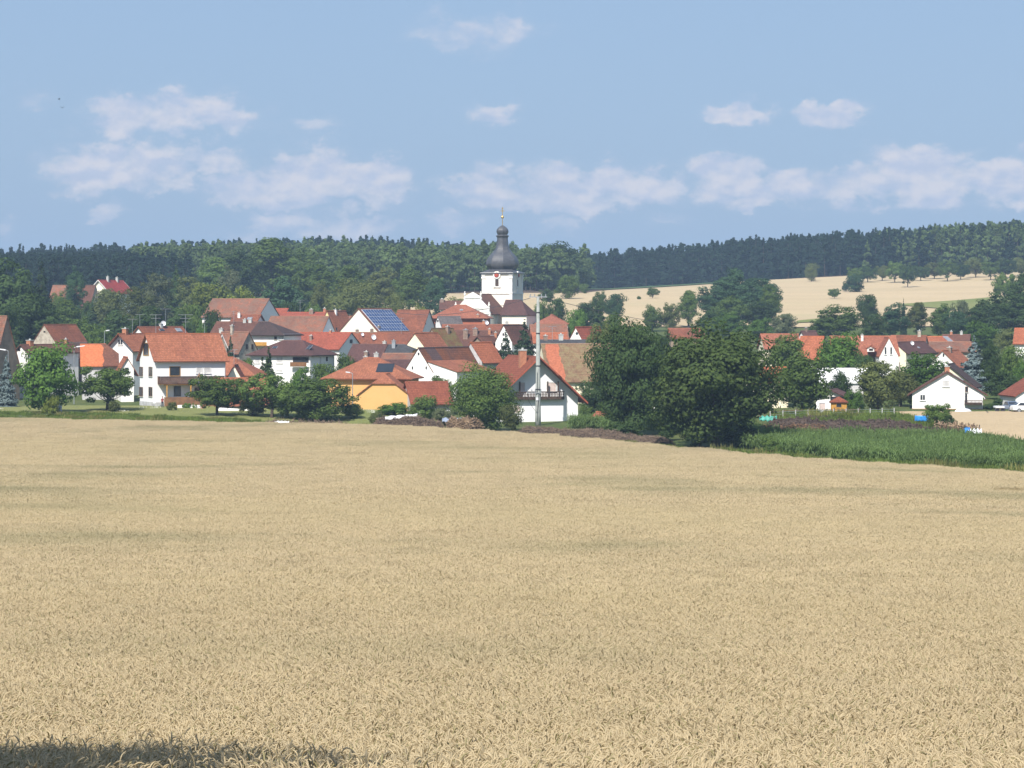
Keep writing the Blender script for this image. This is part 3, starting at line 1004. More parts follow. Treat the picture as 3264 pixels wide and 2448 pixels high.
def forest(name, dfront, depth, pxr, srcs, spacing, hrange, label, keep=None, front_boost=0):
    P = grid_pts(PX(pxr[0], 1500) - 60, PX(pxr[1], 1500) + 60, 900, 1650, spacing, .45)
    px = P[:, 0] / P[:, 1] * F + 1632
    f = np.interp(px, [a for a, b in dfront], [b for a, b in dfront])
    m = (P[:, 1] > f) & (P[:, 1] < f + depth) & (px > pxr[0]) & (px < pxr[1])
    P = P[m]; px = px[m]; n = len(P)
    s = rng.uniform(hrange[0], hrange[1], n) / 20
    scl = np.stack([s * rng.uniform(.8, 1.35, n)] * 2 + [s], -1)
    rot = np.zeros((n, 3)); rot[:, 2] = rng.uniform(0, 6.28, n)
    pick = keep(px, P) if keep else rng.integers(0, len(srcs), n)
    return scatter(name, srcs, np.c_[P, terr(P[:, 0], P[:, 1])], rot, scl, pick, label, 'forest')


pines = [forest_tree('pine', 600 + i, [M['needle_far_clouded']]) for i in range(4)] + [forest_tree('spruce', 610 + i, [M['needle_far_clouded']]) for i in range(3)]
mixed = [forest_tree('round', 620 + i, [M['wood_far']]) for i in range(4)]
pine_l = [forest_tree('pine', 630 + i, [M['wood_far']]) for i in range(3)]
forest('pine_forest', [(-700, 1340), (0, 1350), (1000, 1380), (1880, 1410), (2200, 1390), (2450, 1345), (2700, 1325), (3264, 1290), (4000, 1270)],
       170, (-600, 3900), pines + pine_l + mixed, 4.8, (13, 21.5), 'dark pine forest, coloured darker as under cloud shadow, covering the ridge along the skyline',
       keep=lambda px, P: np.where(rng.random(len(px)) < smooth(2650, 3150, px) * .8, rng.integers(7, 11, len(px)), rng.integers(0, 7, len(px))))  # lighter trees towards the right: sunlit end of the ridge put into colour
forest('slope_forest', [(-700, 985), (620, 1000)], 380, (-600, 600), pines, 5.0, (11, 15.5), 'dark conifers, coloured darker as under cloud shadow, on the slope behind the scarlet-roofed house')
forest('mixed_wood', [(-600, 1120), (560, 1110), (900, 1050), (1400, 1075), (1870, 1150), (1880, 1800)],
       230, (420, 1885), mixed + pine_l[:1], 7.6, (11.5, 20), 'lighter mixed wood on the slope behind the church')

# ---------------------------------------------------------------- house builder
def frame_m(P, th):
    return Matrix.Translation(Vector(P)) @ Matrix.Rotation(th, 4, 'Z')


class House:
    """front face runs from px xl to xr at distance d, turned by th degrees (positive: its right end is farther away)"""
    def __init__(s, name, label, cat, d, xl, xr, th, B=None, xs=None, root=None, z0=None, group=None):
        s.d = d; s.th = math.radians(th); c, sn = math.cos(s.th), math.sin(s.th)
        k = F / d
        s.A = (xr - xl) / k / c
        s.B = B if B else abs(xs - (xl if th > 0 else xr)) / k / abs(sn)
        C = Vector((PX((xl + xr) / 2, d), d, 0))
        s.u = Vector((c, sn, 0)); s.v = Vector((-sn, c, 0))
        P = C - s.u * s.A / 2
        cs = [P, P + s.u * s.A, P + s.v * s.B, P + s.u * s.A + s.v * s.B]
        s.z0 = z0 if z0 is not None else min(T(q.x, q.y) for q in cs) - .25
        P.z = s.z0
        s.P = P
        s.M = frame_m(P, s.th)
        if root is None:
            s.root = empty(name, P, s.th)
            tag(s.root, label, cat, group)
            s.rootM = s.M
        else:
            s.root = root.root; s.rootM = root.rootM
        s.L = s.rootM.inverted() @ s.M
        s.own = root is None

    def zpx(s, py, d): return PZ(py, d) - s.z0

    def hit(s, face, px, py):
        """where the sight line through a photograph pixel meets a face: (along, z)"""
        n, Q = {'F': (-s.v, s.P), 'L': (-s.u, s.P), 'R': (s.u, s.P + s.u * s.A)}[face]
        r = Vector((PX(px, 1), 1, PZ(py, 1)))
        t = n.dot(Q) / n.dot(r)
        w = r * t - s.P
        return (w.dot(s.u) if face == 'F' else w.dot(s.v)), w.z

    def part(s, name, mb, mat, parent=None):
        o = mb.obj(name, mat, parent or s.root)
        if parent is None: o.matrix_local = s.L
        return o

    def onto(s, face, a, z, out):
        """face coordinates -> local point, out metres proud of the face"""
        return {'F': (a, -out, z), 'L': (-out, a, z), 'R': (s.A + out, a, z)}[face]

    def slab(s, mb, face, a0, a1, z0, z1, o0, o1):
        p, q = s.onto(face, a0, z0, o0), s.onto(face, a1, z1, o1)
        return mb.box(*p, *q)

    def walls(s, ridge, ye, yr, wall, roof, oh=.45, og=.35, hip=(0, 0), t=.16, verge=None, wname='wall', rname='roof', cap=None, edge=True, over=None, rzw=.9):
        """ridge 'u' along the front, 'v' front is the gable"""
        s.ridge = ridge
        A, B = (s.A, s.B) if ridge == 'u' else (s.B, s.A)      # along the ridge, across
        c = math.cos(s.th)
        if ridge == 'u':
            zr = s.zpx(yr, s.d + B / 2 * c)
            zed = s.zpx(ye, s.d - oh * c)
            sl = (zr - zed) / (B / 2 + oh)
            ze = zed + sl * oh
        else:
            zr = s.zpx(yr, s.d); ze = s.zpx(ye, s.d)
            sl = (zr - ze) / (B / 2)
            zed = ze - sl * oh
        s.zr, s.ze, s.sl = zr, ze, sl
        fn = (lambda a, b, z: (a, b, z)) if ridge == 'u' else (lambda a, b, z: (b, a, z))
        s.fn = fn; s.RA, s.RB = A, B
        # roof
        a0, a1, mid = -og, A + og, B / 2
        ends = []
        for e, f in enumerate(hip):
            zc = zr - f * (zr - zed); half = (B / 2 + oh) * f
            ends.append((zc, half, f * (B / 2 + oh) * rzw))
        (z0c, h0, i0), (z1c, h1, i1) = ends
        bm = bmesh.new(); uvl = bm.loops.layers.uv.new('UVMap')
        def face(pts, uf):
            q = []
            for p in pts:
                if not q or (Vector(p) - Vector(q[-1])).length > 1e-4: q.append(p)
            if len(q) > 1 and (Vector(q[0]) - Vector(q[-1])).length < 1e-4: q.pop()
            vs = [bm.verts.new(fn(*p)) for p in q]
            f = bm.faces.new(vs)
            for l, p in zip(f.loops, q): l[uvl].uv = uf(p)
        k = math.sqrt(1 + sl * sl)
        for sgn in (-1, 1):
            be = mid + sgn * (B / 2 + oh)
            face([(a0, be, zed), (a1, be, zed), (a1, mid + sgn * h1, z1c), (a1 - i1, mid, zr), (a0 + i0, mid, zr), (a0, mid + sgn * h0, z0c)],
                 lambda p: (p[0], (p[2] - zed) / sl * k))
        if hip[0]: face([(a0, mid - h0, z0c), (a0, mid + h0, z0c), (a0 + i0, mid, zr)], lambda p: (p[1], (p[2] - zed) / sl * k))
        if hip[1]: face([(a1, mid - h1, z1c), (a1, mid + h1, z1c), (a1 - i1, mid, zr)], lambda p: (p[1], (p[2] - zed) / sl * k))
        bmesh.ops.remove_doubles(bm, verts=bm.verts, dist=1e-3)
        bmesh.ops.recalc_face_normals(bm, faces=bm.faces)
        for f in list(bm.faces):
            if f.normal.z < 0: f.normal_flip()
        top = list(bm.faces)
        ret = bmesh.ops.extrude_face_region(bm, geom=top)
        vs = [g for g in ret['geom'] if isinstance(g, bmesh.types.BMVert)]
        bmesh.ops.translate(bm, verts=vs, vec=(0, 0, t))
        bmesh.ops.translate(bm, verts=bm.verts, vec=(0, 0, -t))
        bmesh.ops.recalc_face_normals(bm, faces=bm.faces)
        me = bpy.data.meshes.new(rname); bm.to_mesh(me); bm.free()
        me.materials.append(M[roof])
        ro = bpy.data.objects.new(rname, me); link(ro, s.root); ro.matrix_local = s.L
        s.roof = ro
        # ridge tiles
        if a1 - i1 - a0 - i0 > .5:
            mb = MB()
            mb.prism([(-.14, -.05), (-.09, .07), (.09, .07), (.14, -.05)], lambda p, a: fn(a, mid + p[0], zr + p[1]), a0 + i0, a1 - i1)
            mb.obj('ridge_cap', M[cap or roof + '_cap'] if (cap or roof + '_cap') in M else M['brick'], ro)
        if verge:
            for aa, (zc, half, inn) in ((a0, ends[0]), (a1, ends[1])):
                for sgn in (-1, 1):
                    mb = MB()
                    b0, b1 = mid + sgn * (B / 2 + oh), mid + sgn * half
                    dz = t + .1
                    pts = [(b0, zed - dz), (b1, zc - dz), (b1, zc + .02), (b0, zed + .02)]
                    w = -.05 if aa == a0 else .05
                    mb.prism(pts, lambda p, a: fn(a, p[0], p[1]), aa + w * .06, aa + w)
                    mb.obj('verge_board', M[verge], ro)
        # walls
        if wall:
            mb = MB(); dz = t * .5
            V = []; prof = []
            for aa, (zc, half, inn), f in ((0, ends[0], hip[0]), (A, ends[1], hip[1])):
                if f >= .99: pf = [(0, 0), (B, 0), (B, ze - dz), (mid, ze - dz), (0, ze - dz)]
                elif f > 0:
                    hb = (zr - max(zc, ze)) / sl
                    pf = [(0, 0), (B, 0), (B, ze - dz), (mid, max(zc, ze) - dz), (0, ze - dz)]
                    pf = [(0, 0), (B, 0), (B, ze - dz), (mid + hb, zr - sl * hb - dz), (mid - hb, zr - sl * hb - dz), (0, ze - dz)]
                else: pf = [(0, 0), (B, 0), (B, ze - dz), (mid, zr - dz), (0, ze - dz)]
                V = [fn(aa, p[0], p[1]) for p in pf]
                mb.add(V, [tuple(range(len(V)))])
            for b in (0, B):
                mb.add([fn(0, b, 0), fn(A, b, 0), fn(A, b, ze - dz), fn(0, b, ze - dz)], [(0, 1, 2, 3)])
            s.wall = s.part(wname, mb, M[wall])
        return s

    def window(s, face, x0, y0, x1, y1, style='w', name='window'):
        a0, zt = s.hit(face, x0, y0); a1, zb = s.hit(face, x1, y1)
        a0, a1 = min(a0, a1), max(a0, a1); zb, zt = min(zb, zt), max(zb, zt)
        fr = {'w': 'frame_white', 'b': 'frame_brown', 'd': 'mid_wood', 's': 'frame_white', 'p': 'frame_white', 'n': 'dark_wood', 'h': 'honey_wood'}[style]
        pn = {'w': 'glass', 'b': 'glass', 'd': 'mid_wood', 's': 'shutter', 'p': 'pink_shutter', 'n': 'glass', 'h': 'glass'}[style]
        w = min(.09, (a1 - a0) * .14)
        mb = MB()
        s.slab(mb, face, a0, a0 + w, zb, zt, -.05, .06); s.slab(mb, face, a1 - w, a1, zb, zt, -.05, .06)
        s.slab(mb, face, a0 + w, a1 - w, zt - w, zt, -.05, .058); s.slab(mb, face, a0 + w, a1 - w, zb, zb + w, -.05, .058)
        if style in 'wb' and a1 - a0 > .8:
            m = (a0 + a1) / 2; s.slab(mb, face, m - w * .45, m + w * .45, zb + w, zt - w, -.05, .05)
        o = s.part(name, mb, M[fr])
        p = MB(); s.slab(p, face, a0 + w, a1 - w, zb + w, zt - w, -.04, .02)
        p.obj('pane', M[pn], o)
        if style in 'wbsp' and zt - zb < 2.2:
            q = MB(); s.slab(q, face, a0 - .06, a1 + .06, zb - .07, zb - .002, -.05, .14); q.obj('sill', M['frame_white' if style != 'b' else 'concrete'], o)
        return o

    def on_roof(s, a, side, up):
        """local point on the roof: a along the ridge (metres), side -1 front/left slope or 1, up 0 eave .. 1 ridge"""
        b = s.RB / 2 + side * s.RB / 2 * (1 - up)
        return s.fn(a, b, s.ze + (s.zr - s.ze) * up)

    def chimney(s, a, side=-1, up=.85, w=.6, h=1.2, mat='brick', cap='concrete'):
        x, y, z = s.on_roof(a, side, up)
        mb = MB(); mb.box(x - w / 2, y - w / 2, z - .8, x + w / 2, y + w / 2, z + h)
        o = mb.obj('chimney', M[mat], s.roof)
        c = MB(); c.box(x - w / 2 - .07, y - w / 2 - .07, z + h + .002, x + w / 2 + .07, y + w / 2 + .07, z + h + .1)
        c.lathe([(w * .2, z + h + .1), (w * .17, z + h + .32)], 8, (x, y))
        c.obj('chimney_cap', M[cap], s.roof)

    def skylight(s, a, side, up0, up1, w, mat='glass', frame='metal', name='skylight'):
        p0, p1 = Vector(s.on_roof(a, side, up0)), Vector(s.on_roof(a, side, up1))
        ax = Vector(s.fn(1, 0, 0)); n = ax.cross(p1 - p0).normalized()
        if n.z < 0: n = -n
        def board(e, o0, o1):
            V = [p0 - ax * (w / 2 + e) + n * o0, p0 + ax * (w / 2 + e) + n * o0, p1 + ax * (w / 2 + e) + n * o0, p1 - ax * (w / 2 + e) + n * o0]
            V += [v + n * (o1 - o0) for v in V]
            return MB().add(V, [(0, 3, 2, 1), (4, 5, 6, 7), (0, 1, 5, 4), (1, 2, 6, 5), (2, 3, 7, 6), (3, 0, 4, 7)])
        board(.07, -.05, .07).obj(name + '_frame', M[frame], s.roof)
        return board(0, .0, .09).obj(name, M[mat], s.roof)

    def antenna(s, a, side=-1, up=.95, h=3.0, w=1.6, bars=2, turn=0.3):
        x, y, z = s.on_roof(a, side, up)
        mb = MB(); mb.tube([(x, y, z - .5), (x, y, z + h)], .035, 5)
        for i in range(bars):
            zz = z + h * (1 - .16 * i) - .05; ww = w * (1 - .25 * i) / 2
            cx, sx = math.cos(turn - s.th), math.sin(turn - s.th)
            mb.tube([(x - cx * ww, y - sx * ww, zz), (x + cx * ww, y + sx * ww, zz)], .03, 4)
            for k in range(-3, 4):
                q = k / 3 * ww * .95
                mb.tube([(x + cx * q - sx * .3, y + sx * q + cx * .3, zz + .01), (x + cx * q + sx * .3, y + sx * q - cx * .3, zz + .01)], .012, 3)
        mb.obj('tv_antenna', M['metal'], s.roof)

    def dish(s, a, side=-1, up=.95, h=.6, r=.4):
        x, y, z = s.on_roof(a, side, up)
        mb = MB(); mb.tube([(x, y, z - .4), (x, y, z + h)], .03, 5)
        prof = [(0.02, 0.0), (r * .5, .04), (r * .85, .12), (r, .18), (r * .98, .2), (r * .5, .08), (.02, .04)]
        V = []; n = 12; Fc = []
        R = Matrix.Rotation(math.radians(75), 4, 'X') @ Matrix.Identity(4)
        Rz = Matrix.Rotation(-s.th + .5, 4, 'Z')
        for q, zz in prof:
            for j in range(n):
                v = Rz @ (R @ Vector((q * math.cos(6.283 * j / n), q * math.sin(6.283 * j / n), zz)))
                V.append((x + v.x, y + v.y - .1, z + h + v.z))
        for i in range(len(prof) - 1):
            for j in range(n): Fc.append((i * n + j, i * n + (j + 1) % n, (i + 1) * n + (j + 1) % n, (i + 1) * n + j))
        mb.add(V, Fc)
        mb.obj('satellite_dish', M['tarp_white'], s.roof)

    def gutter(s):
        if s.ridge != 'u': return
        z = s.ze - s.sl * .45 - .16
        mb = MB(); mb.tube([(-.3, -.5, z), (s.A + .3, -.5, z)], .07, 6); mb.tube([(s.A - .1, -.5, z), (s.A - .1, -.08, z - .5), (s.A - .1, -.08, .1)], .045, 6)
        s.part('gutter', mb, M['metal'])


for k_, c_ in (('orange', (.33, .11, .05)), ('red', (.36, .09, .05)), ('bright', (.46, .14, .06)), ('salmon', (.38, .14, .08)), ('scarlet', (.42, .06, .05)),
               ('rust', (.26, .11, .07)), ('brown', (.17, .09, .07)), ('plum', (.14, .075, .065)), ('dark', (.10, .07, .065)), ('slate', (.09, .09, .1)),
               ('old', (.28, .15, .10)), ('mossy', (.28, .18, .12)), ('lichen', (.20, .13, .08)), ('grey_tile', (.17, .15, .15)), ('half_new', (.30, .11, .06)),
               ('patched', (.10, .07, .07)), ('strip', (.30, .20, .14)), ('white_sheet', (.75, .75, .75))):
    M[k_ + '_cap'] = plain(k_ + '_ridge_tiles', c_, .9, None, 2.5)

# ---------------------------------------------------------------- the village
M['rose'] = plain('rose_plaster', (.38, .12, .065), .85, (.33, .10, .06), .8)
M['redbrown'] = roof_mat('red_brown_tiles', (.27, .085, .048), (.22, .07, .042))
M['redbrown_cap'] = plain('red_brown_ridge_tiles', (.26, .09, .055), .9)


def H(name, label, d, xl, xr, th, B, ridge, ye, yr, wall, roof, cat='house', xs=None, **kw):
    grp = kw.pop('group', None); z0 = kw.pop('z0', None)
    h = House(name, label, cat, d, xl, xr, th, B, xs, group=grp, z0=z0)
    h.walls(ridge, ye, yr, wall, roof, **kw)
    return h


def sub(root, tagname, d, xl, xr, th, B, ridge, ye, yr, wall, roof, xs=None, z0=None, **kw):
    h = House('', '', '', d, xl, xr, th, B, xs, root=root, z0=z0)
    h.walls(ridge, ye, yr, wall, roof, wname=tagname + '_wall', rname=tagname + '_roof', **kw)
    return h


# --- big white house with two balconies
h = H('balcony_house', 'three-storey white house with orange roof and long brown balcony above the lawn', 460, 501, 714, 24, None, 'u', 1151, 1063,
      'bluewhite', 'orange', xs=432, oh=.65, og=.45)
h.window('L', 457, 1092, 475, 1134, 'h')
for x0, x1 in ((444.5, 456), (474.5, 486)):
    h.window('L', x0, 1169, x1, 1200, 'b'); h.window('L', x0, 1233, x1, 1264, 'b')
h.window('F', 540, 1168, 575, 1199, 'h', 'balcony_door'); h.window('F', 554, 1231, 576, 1263, 'n', 'terrace_door')
h.window('F', 625, 1170, 645, 1190, 's'); h.window('F', 650, 1170, 672, 1190, 's'); h.window('F', 620, 1235, 640, 1255, 'b')
a0, zt = h.hit('F', 503, 1200); a1, zb = h.hit('F', 706, 1225)
zb = zt - 1.25
mb = MB(); mb.box(a0, -1.5, zb, a1, -.01, zb + .16); bal = h.part('balcony', mb, M['mid_wood'])
mb = MB(); n = int((a1 - a0) / .19)
for i in range(n):
    x = a0 + (a1 - a0) * i / n; mb.box(x + .01, -1.54, zb + .12, x + (a1 - a0) / n - .01, -1.50, zt - .06)
for y in np.arange(-1.48, -.1, .19):
    mb.box(a0 - .04, y, zb + .12, a0 - .002, y + .17, zt - .06)
M['balcony_boards'] = plain('weathered_brown_balcony_boards', (.125, .065, .045), .85, (.075, .042, .032), 1.4)
mb.obj('balcony_boards', M['balcony_boards'], bal)
mb = MB(); mb.box(a0 - .08, -1.6, zt - .058, a1, -1.46, zt + .03); mb.box(a0 - .08, -1.455, zt - .058, a0 + .05, -.01, zt + .03); mb.obj('handrail', M['dark_wood'], bal)
for px in (524, 600, 660):
    a, _ = h.hit('F', px, 1240)
    mb = MB(); mb.box(a - .08, -1.4, .4, a + .08, -1.25, zb - .15); mb.obj('post', M['honey_wood'], bal)
mb = MB(); mb.box(a0 + .6, -1.4, zb - .14, a1, -1.22, zb - .01); mb.obj('beam', M['honey_wood'], bal)
t0, tt = h.hit('F', 512, 1263); t1, _ = h.hit('F', 690, 1263)
mb = MB(); mb.box(t0, -1.9, .0, t1, -.01, .35); ter = h.part('terrace', mb, M['concrete'])
mb = MB(); n = int((t1 - t0) / .2)
for i in range(n):
    x = t0 + (t1 - t0) * i / n; mb.box(x + .008, -1.95, .12, x + (t1 - t0) / n - .008, -1.9, tt - .1)
mb.obj('terrace_boards', plain('rust_brown_terrace_boards', (.25, .13, .065), .85, (.17, .09, .05), 1.4), ter)
mb = MB(); mb.box(-.05, -.04, 0, h.A * .12, -.004, .95); mb.box(-.045, -.03, 0, -.004, h.B + .03, .95); h.part('plinth', mb, M['grey_plaster'])
s0, _ = h.hit('F', 484, 1280)
mb = MB()
for i in range(4): mb.box(t0 - 1.5 + i * .3, -1.7, 0, t0 - .002, -.9, .2 + i * .2)
st = h.part('steps', mb, M['concrete'])
mb = MB()
for y in (-1.68, -.92): mb.tube([(t0 - 1.6, y, .8), (t0 - .1, y, 1.75)], .035, 5); mb.tube([(t0 - 1.55, y, .1), (t0 - 1.55, y, .83)], .03, 5); mb.tube([(t0 - .15, y, .3), (t0 - .15, y, 1.7)], .03, 5)
mb.obj('stair_rail', M['metal'], st)
h.gutter(); h.antenna(1.5, 1, .9, 3.4, 2.0, 2); h.antenna(6.5, 1, .85, 3.6, 2.4, 3); h.antenna(9.6, 1, .9, 3.2, .9, 3, 1.2)

h = H('low_barn', 'long low barn with broad orange roof and white wall behind the fruit tree', 448, 690, 850, 6, 9, 'u', 1293, 1204, 'white', 'orange', cat='barn', oh=.7)
h = H('hipped_house', 'orange hip-roofed house with small pale yellow gable beside the big white house', 475, 640, 812, -8, 10, 'u', 1197, 1138, 'white', 'orange', hip=(0, 1))
g = sub(h, 'gable', 466, 722, 771, 0, 6, 'v', 1205, 1163, 'pale_yellow', 'redbrown', og=.25, oh=.25)
h.antenna(h.A * .55, -1, .5, 2.6, 1.5, 2)

h = H('gabled_house', 'house with deep orange eaves and white gable behind the big white house', 500, 345, 425, -25, 13, 'v', 1104, 1063, 'white', 'orange', og=.9, oh=.9)
h.window('F', 376, 1082, 392, 1100, 'w'); h.chimney(1.6, -1, .95, .8, .9, 'brick'); h.antenna(3.5, 1, .95, 2.6, 1.8, 1)
h = H('porch_house', 'small orange-roofed annex with white gable beside the big white house', 478, 386, 426, 12, 8, 'v', 1172, 1138, 'white', 'orange', oh=.8, og=.3)
h.window('F', 397, 1170, 411, 1187, 'w')
h = H('half_renewed_barn', 'barn whose roof is half bright new tiles and half brown', 485, 264, 372, 9, 9.5, 'u', 1166, 1096, 'grey_plaster', 'half_new', cat='barn', hip=(0, .45))
h.window('F', 330, 1172, 342, 1184, 'n')
h = H('dark_roofed_barn', 'barn with plain dark brown roof behind the leafy round tree', 505, 168, 246, -12, 9, 'u', 1152, 1091, 'old_wood', 'dark', cat='barn')
h.chimney(.8, -1, .9, .6, .8, 'brick')
h = H('narrow_white_house', 'narrow white house with tiny gable window near the blue spruce', 490, 46, 91, -32, 13, 'v', 1119, 1098, 'white', 'brown')
h.window('F', 58, 1111, 65, 1119, 'n'); h.chimney(2.2, -1, .95, .9, .7, 'brick')
h = H('stone_gabled_barn', 'barn with crumbling stone gable and rusty roof under the dark trees', 560, 99, 184, -26, 10.5, 'v', 1094, 1034, 'stone', 'rust', cat='barn', og=.12)
h.window('F', 139, 1055, 145, 1060, 'n'); h.dish(6, -1, .6)
h = H('tall_brown_barn', 'tall barn with brown rendered gable at the left picture edge', 480, -8, 51, 66, 14, 'v', 1166, 1007, 'tan_plaster', 'old', cat='barn', og=.15)
h = H('scarlet_roofed_house', 'house with bright scarlet roof and white verge up on the wooded slope', 880, 279, 352, -20, 15, 'v', 931, 892, 'pale_yellow', 'scarlet', verge='verge_white', og=.6)
h.chimney(5, 1, .9, .7, 1.4, 'concrete'); h.chimney(11, 1, .9, .7, 1.2, 'concrete')
h = H('grey_gabled_barn', 'old barn with grey stone gable just below the scarlet-roofed house', 805, 290, 319, 62, 9, 'v', 976, 909, 'stone', 'brown', cat='barn', og=.1)
h = H('hillside_barn', 'weathered barn half hidden by conifers on the upper left slope', 825, 152, 226, -12, 9, 'u', 976, 909, 'tan_plaster', 'old', cat='barn')
h = H('antenna_house', 'house with rusty roof and roof lights peeping over the big white house', 540, 420, 466, -35, 11.8, 'v', 1067, 1041, 'white', 'rust')
h.chimney(6, 1, .95, .5, .5, 'concrete'); h.skylight(5.5, 1, .45, .7, 1.2); h.skylight(10.2, 1, .35, .75, 1.4, 'metal'); h.antenna(7.3, 1, .95, 3.4, 2.2, 1); h.dish(6.6, 1, .9, .7, .5); h.antenna(.6, -1, .8, 2.6, 1.8, 1)

h = H('white_gabled_barn', 'big old barn with white gable set against the green trees', 640, 641, 827, -20, None, 'u', 1011, 952, 'white', 'old', cat='barn', xs=881, og=.15)
h = H('skylight_cottage', 'low rusty-roofed cottage with one skylight below the white-gabled barn', 600, 735, 815, -10, 7, 'u', 1030, 1002, 'white', 'rust')
h.skylight(3.6, -1, .3, .6, .9, 'metal'); h.chimney(1.2, -1, .6, .5, .9, 'white')
h = H('brown_roofed_house', 'L-shaped house with brown roof and honey-coloured balcony', 560, 670, 800, -12, 9.5, 'u', 1070, 1025, 'white', 'brown')
h.chimney(2, -1, .1, .7, .8, 'concrete'); h.chimney(5.5, -1, .95, .6, .5, 'concrete'); h.chimney(6.6, -1, .95, .6, .5, 'concrete'); h.antenna(3.4, -1, .85, 2.4, 1, 3, 1.4)
g = sub(h, 'wing', 553, 800, 906, -15, 10, 'u', 1068, 1025, 'white', 'dark', hip=(0, 1), oh=.7)
g.window('F', 874, 1072, 883, 1083, 'b'); g.window('F', 888, 1072, 905, 1083, 's')
a0, zt = g.hit('F', 812, 1090); a1, zb = g.hit('F', 857, 1104)
mb = MB(); mb.box(a0, -1.2, zb, a1, -.01, zb + .15); bl = g.part('balcony', mb, M['mid_wood'])
mb = MB(); mb.box(a0, -1.26, zb + .15, a1, -1.2, zt); mb.box(a0 - .05, -1.2, zb + .15, a0 - .002, -.02, zt); mb.obj('balcony_boards', M['honey_wood'], bl)
h = H('stone_house', 'old house with stone gable and two tall windows behind a spruce', 530, 674, 765, -30, None, 'u', 1128, 1058, 'stone', 'old', xs=817, og=.15)
h.window('R', 783, 1097, 790, 1113, 'n'); h.window('R', 801, 1097, 807, 1113, 'n'); h.chimney(2.5, -1, .92, .5, 1.4, 'stone')
h = H('brown_stub_house', 'brown-roofed cottage with pale gable edge between orange roof and spruce', 522, 692, 722, 35, 8, 'v', 1102, 1066, 'stone', 'brown', verge='verge_white', og=.1)
h = H('plum_hipped_house', 'white house with wide plum-brown hip roof and wooden loggia', 505, 795, 992, -25, None, 'u', 1132, 1085, 'white', 'plum', xs=1060, hip=(1, 1), oh=.7, og=.7)
h.window('F', 880, 1138, 902, 1158, 's'); h.window('F', 880, 1179, 902, 1188, 's'); h.window('F', 812, 1143, 828, 1158, 's')
h.window('F', 934, 1138, 984, 1156, 'n', 'loggia'); h.window('R', 1019, 1137, 1024, 1158, 's'); h.window('R', 1039, 1137, 1044, 1151, 'n')
a0, zt = h.hit('F', 933, 1154); a1, zb = h.hit('F', 985, 1170)
mb = MB(); mb.box(a0, -.9, zb, a1, -.01, zb + .12); bl = h.part('balcony', mb, M['white'])
mb = MB(); mb.box(a0, -.96, zb + .12, a1, -.9, zt); mb.obj('balcony_boards', M['mid_wood'], bl)
h.skylight(3.8, -1, .35, .5, .8); h.skylight(10.6, -1, .3, .6, .6)
h = H('long_old_barn', 'long barn with weathered tiles and pale grey gable in the middle of the roofs', 600, 840, 1028, -15, None, 'u', 1062, 1008, 'bluewhite', 'old', cat='barn', xs=1062, og=.12)
h = H('lemon_gabled_house', 'house with lemon-yellow gable behind the long old barn', 625, 1011, 1074, -20, 10, 'v', 1058, 990, 'lemon', 'orange', og=.2)
h.chimney(8, -1, .8, .5, .9); h.chimney(4, 1, .9, .6, .6, 'white'); h.window('F', 1070, 1044, 1075, 1054, 'n')
g = sub(h, 'side_wing', 640, 1068, 1118, -5, 8, 'u', 1040, 1008, 'white', 'orange')
h = H('red_ridge_house', 'long low red roof with dark chimney at the back of the village', 680, 897, 1040, -5, 8, 'u', 1014, 995, 'white', 'red')
h.chimney(6.6, -1, .7, .9, 1.0, 'old_brick'); h.antenna(3.8, -1, .9, 3, 2, 2); h.chimney(9.5, 1, .9, .6, 1.0)
h = H('far_red_cottage', 'small red-roofed cottage right of the white-gabled barn', 700, 866, 901, -15, 7, 'u', 1012, 983, 'white', 'red')
h = H('red_barn', 'barn with clean red roof and white gable with one window', 560, 918, 1084, -22, None, 'u', 1113, 1059, 'white', 'red', cat='barn', xs=1150, og=.15)
h.window('R', 1115, 1082, 1123, 1094, 'n'); h.chimney(3.5, -1, .5, .5, .8, 'old_brick'); h.chimney(6.5, -1, .95, .4, .5)
h = H('plum_barn', 'barn with plum-brown roof above the orange house', 540, 1102, 1214, -16, 8, 'u', 1150, 1097, 'tan_plaster', 'plum', cat='barn', og=.1)
h.chimney(6.1, 1, .9, .6, .7, 'concrete'); h.chimney(3.8, -1, .15, .7, .9, 'old_brick')
h = H('long_rust_house', 'very long rust-coloured roof with dish and aerial below the solar roof', 590, 1120, 1400, 3, 9, 'u', 1106, 1059, 'white', 'rust')
h.antenna(10.2, -1, .9, 3.2, 1.2, 2); h.dish(4.5, -1, .4, .6, .55); h.dish(2.2, -1, .65, .5, .35); h.chimney(1.2, -1, 1.0, .7, .5, 'old_brick'); h.chimney(4.2, 1, .98, .7, .7, 'old_brick')

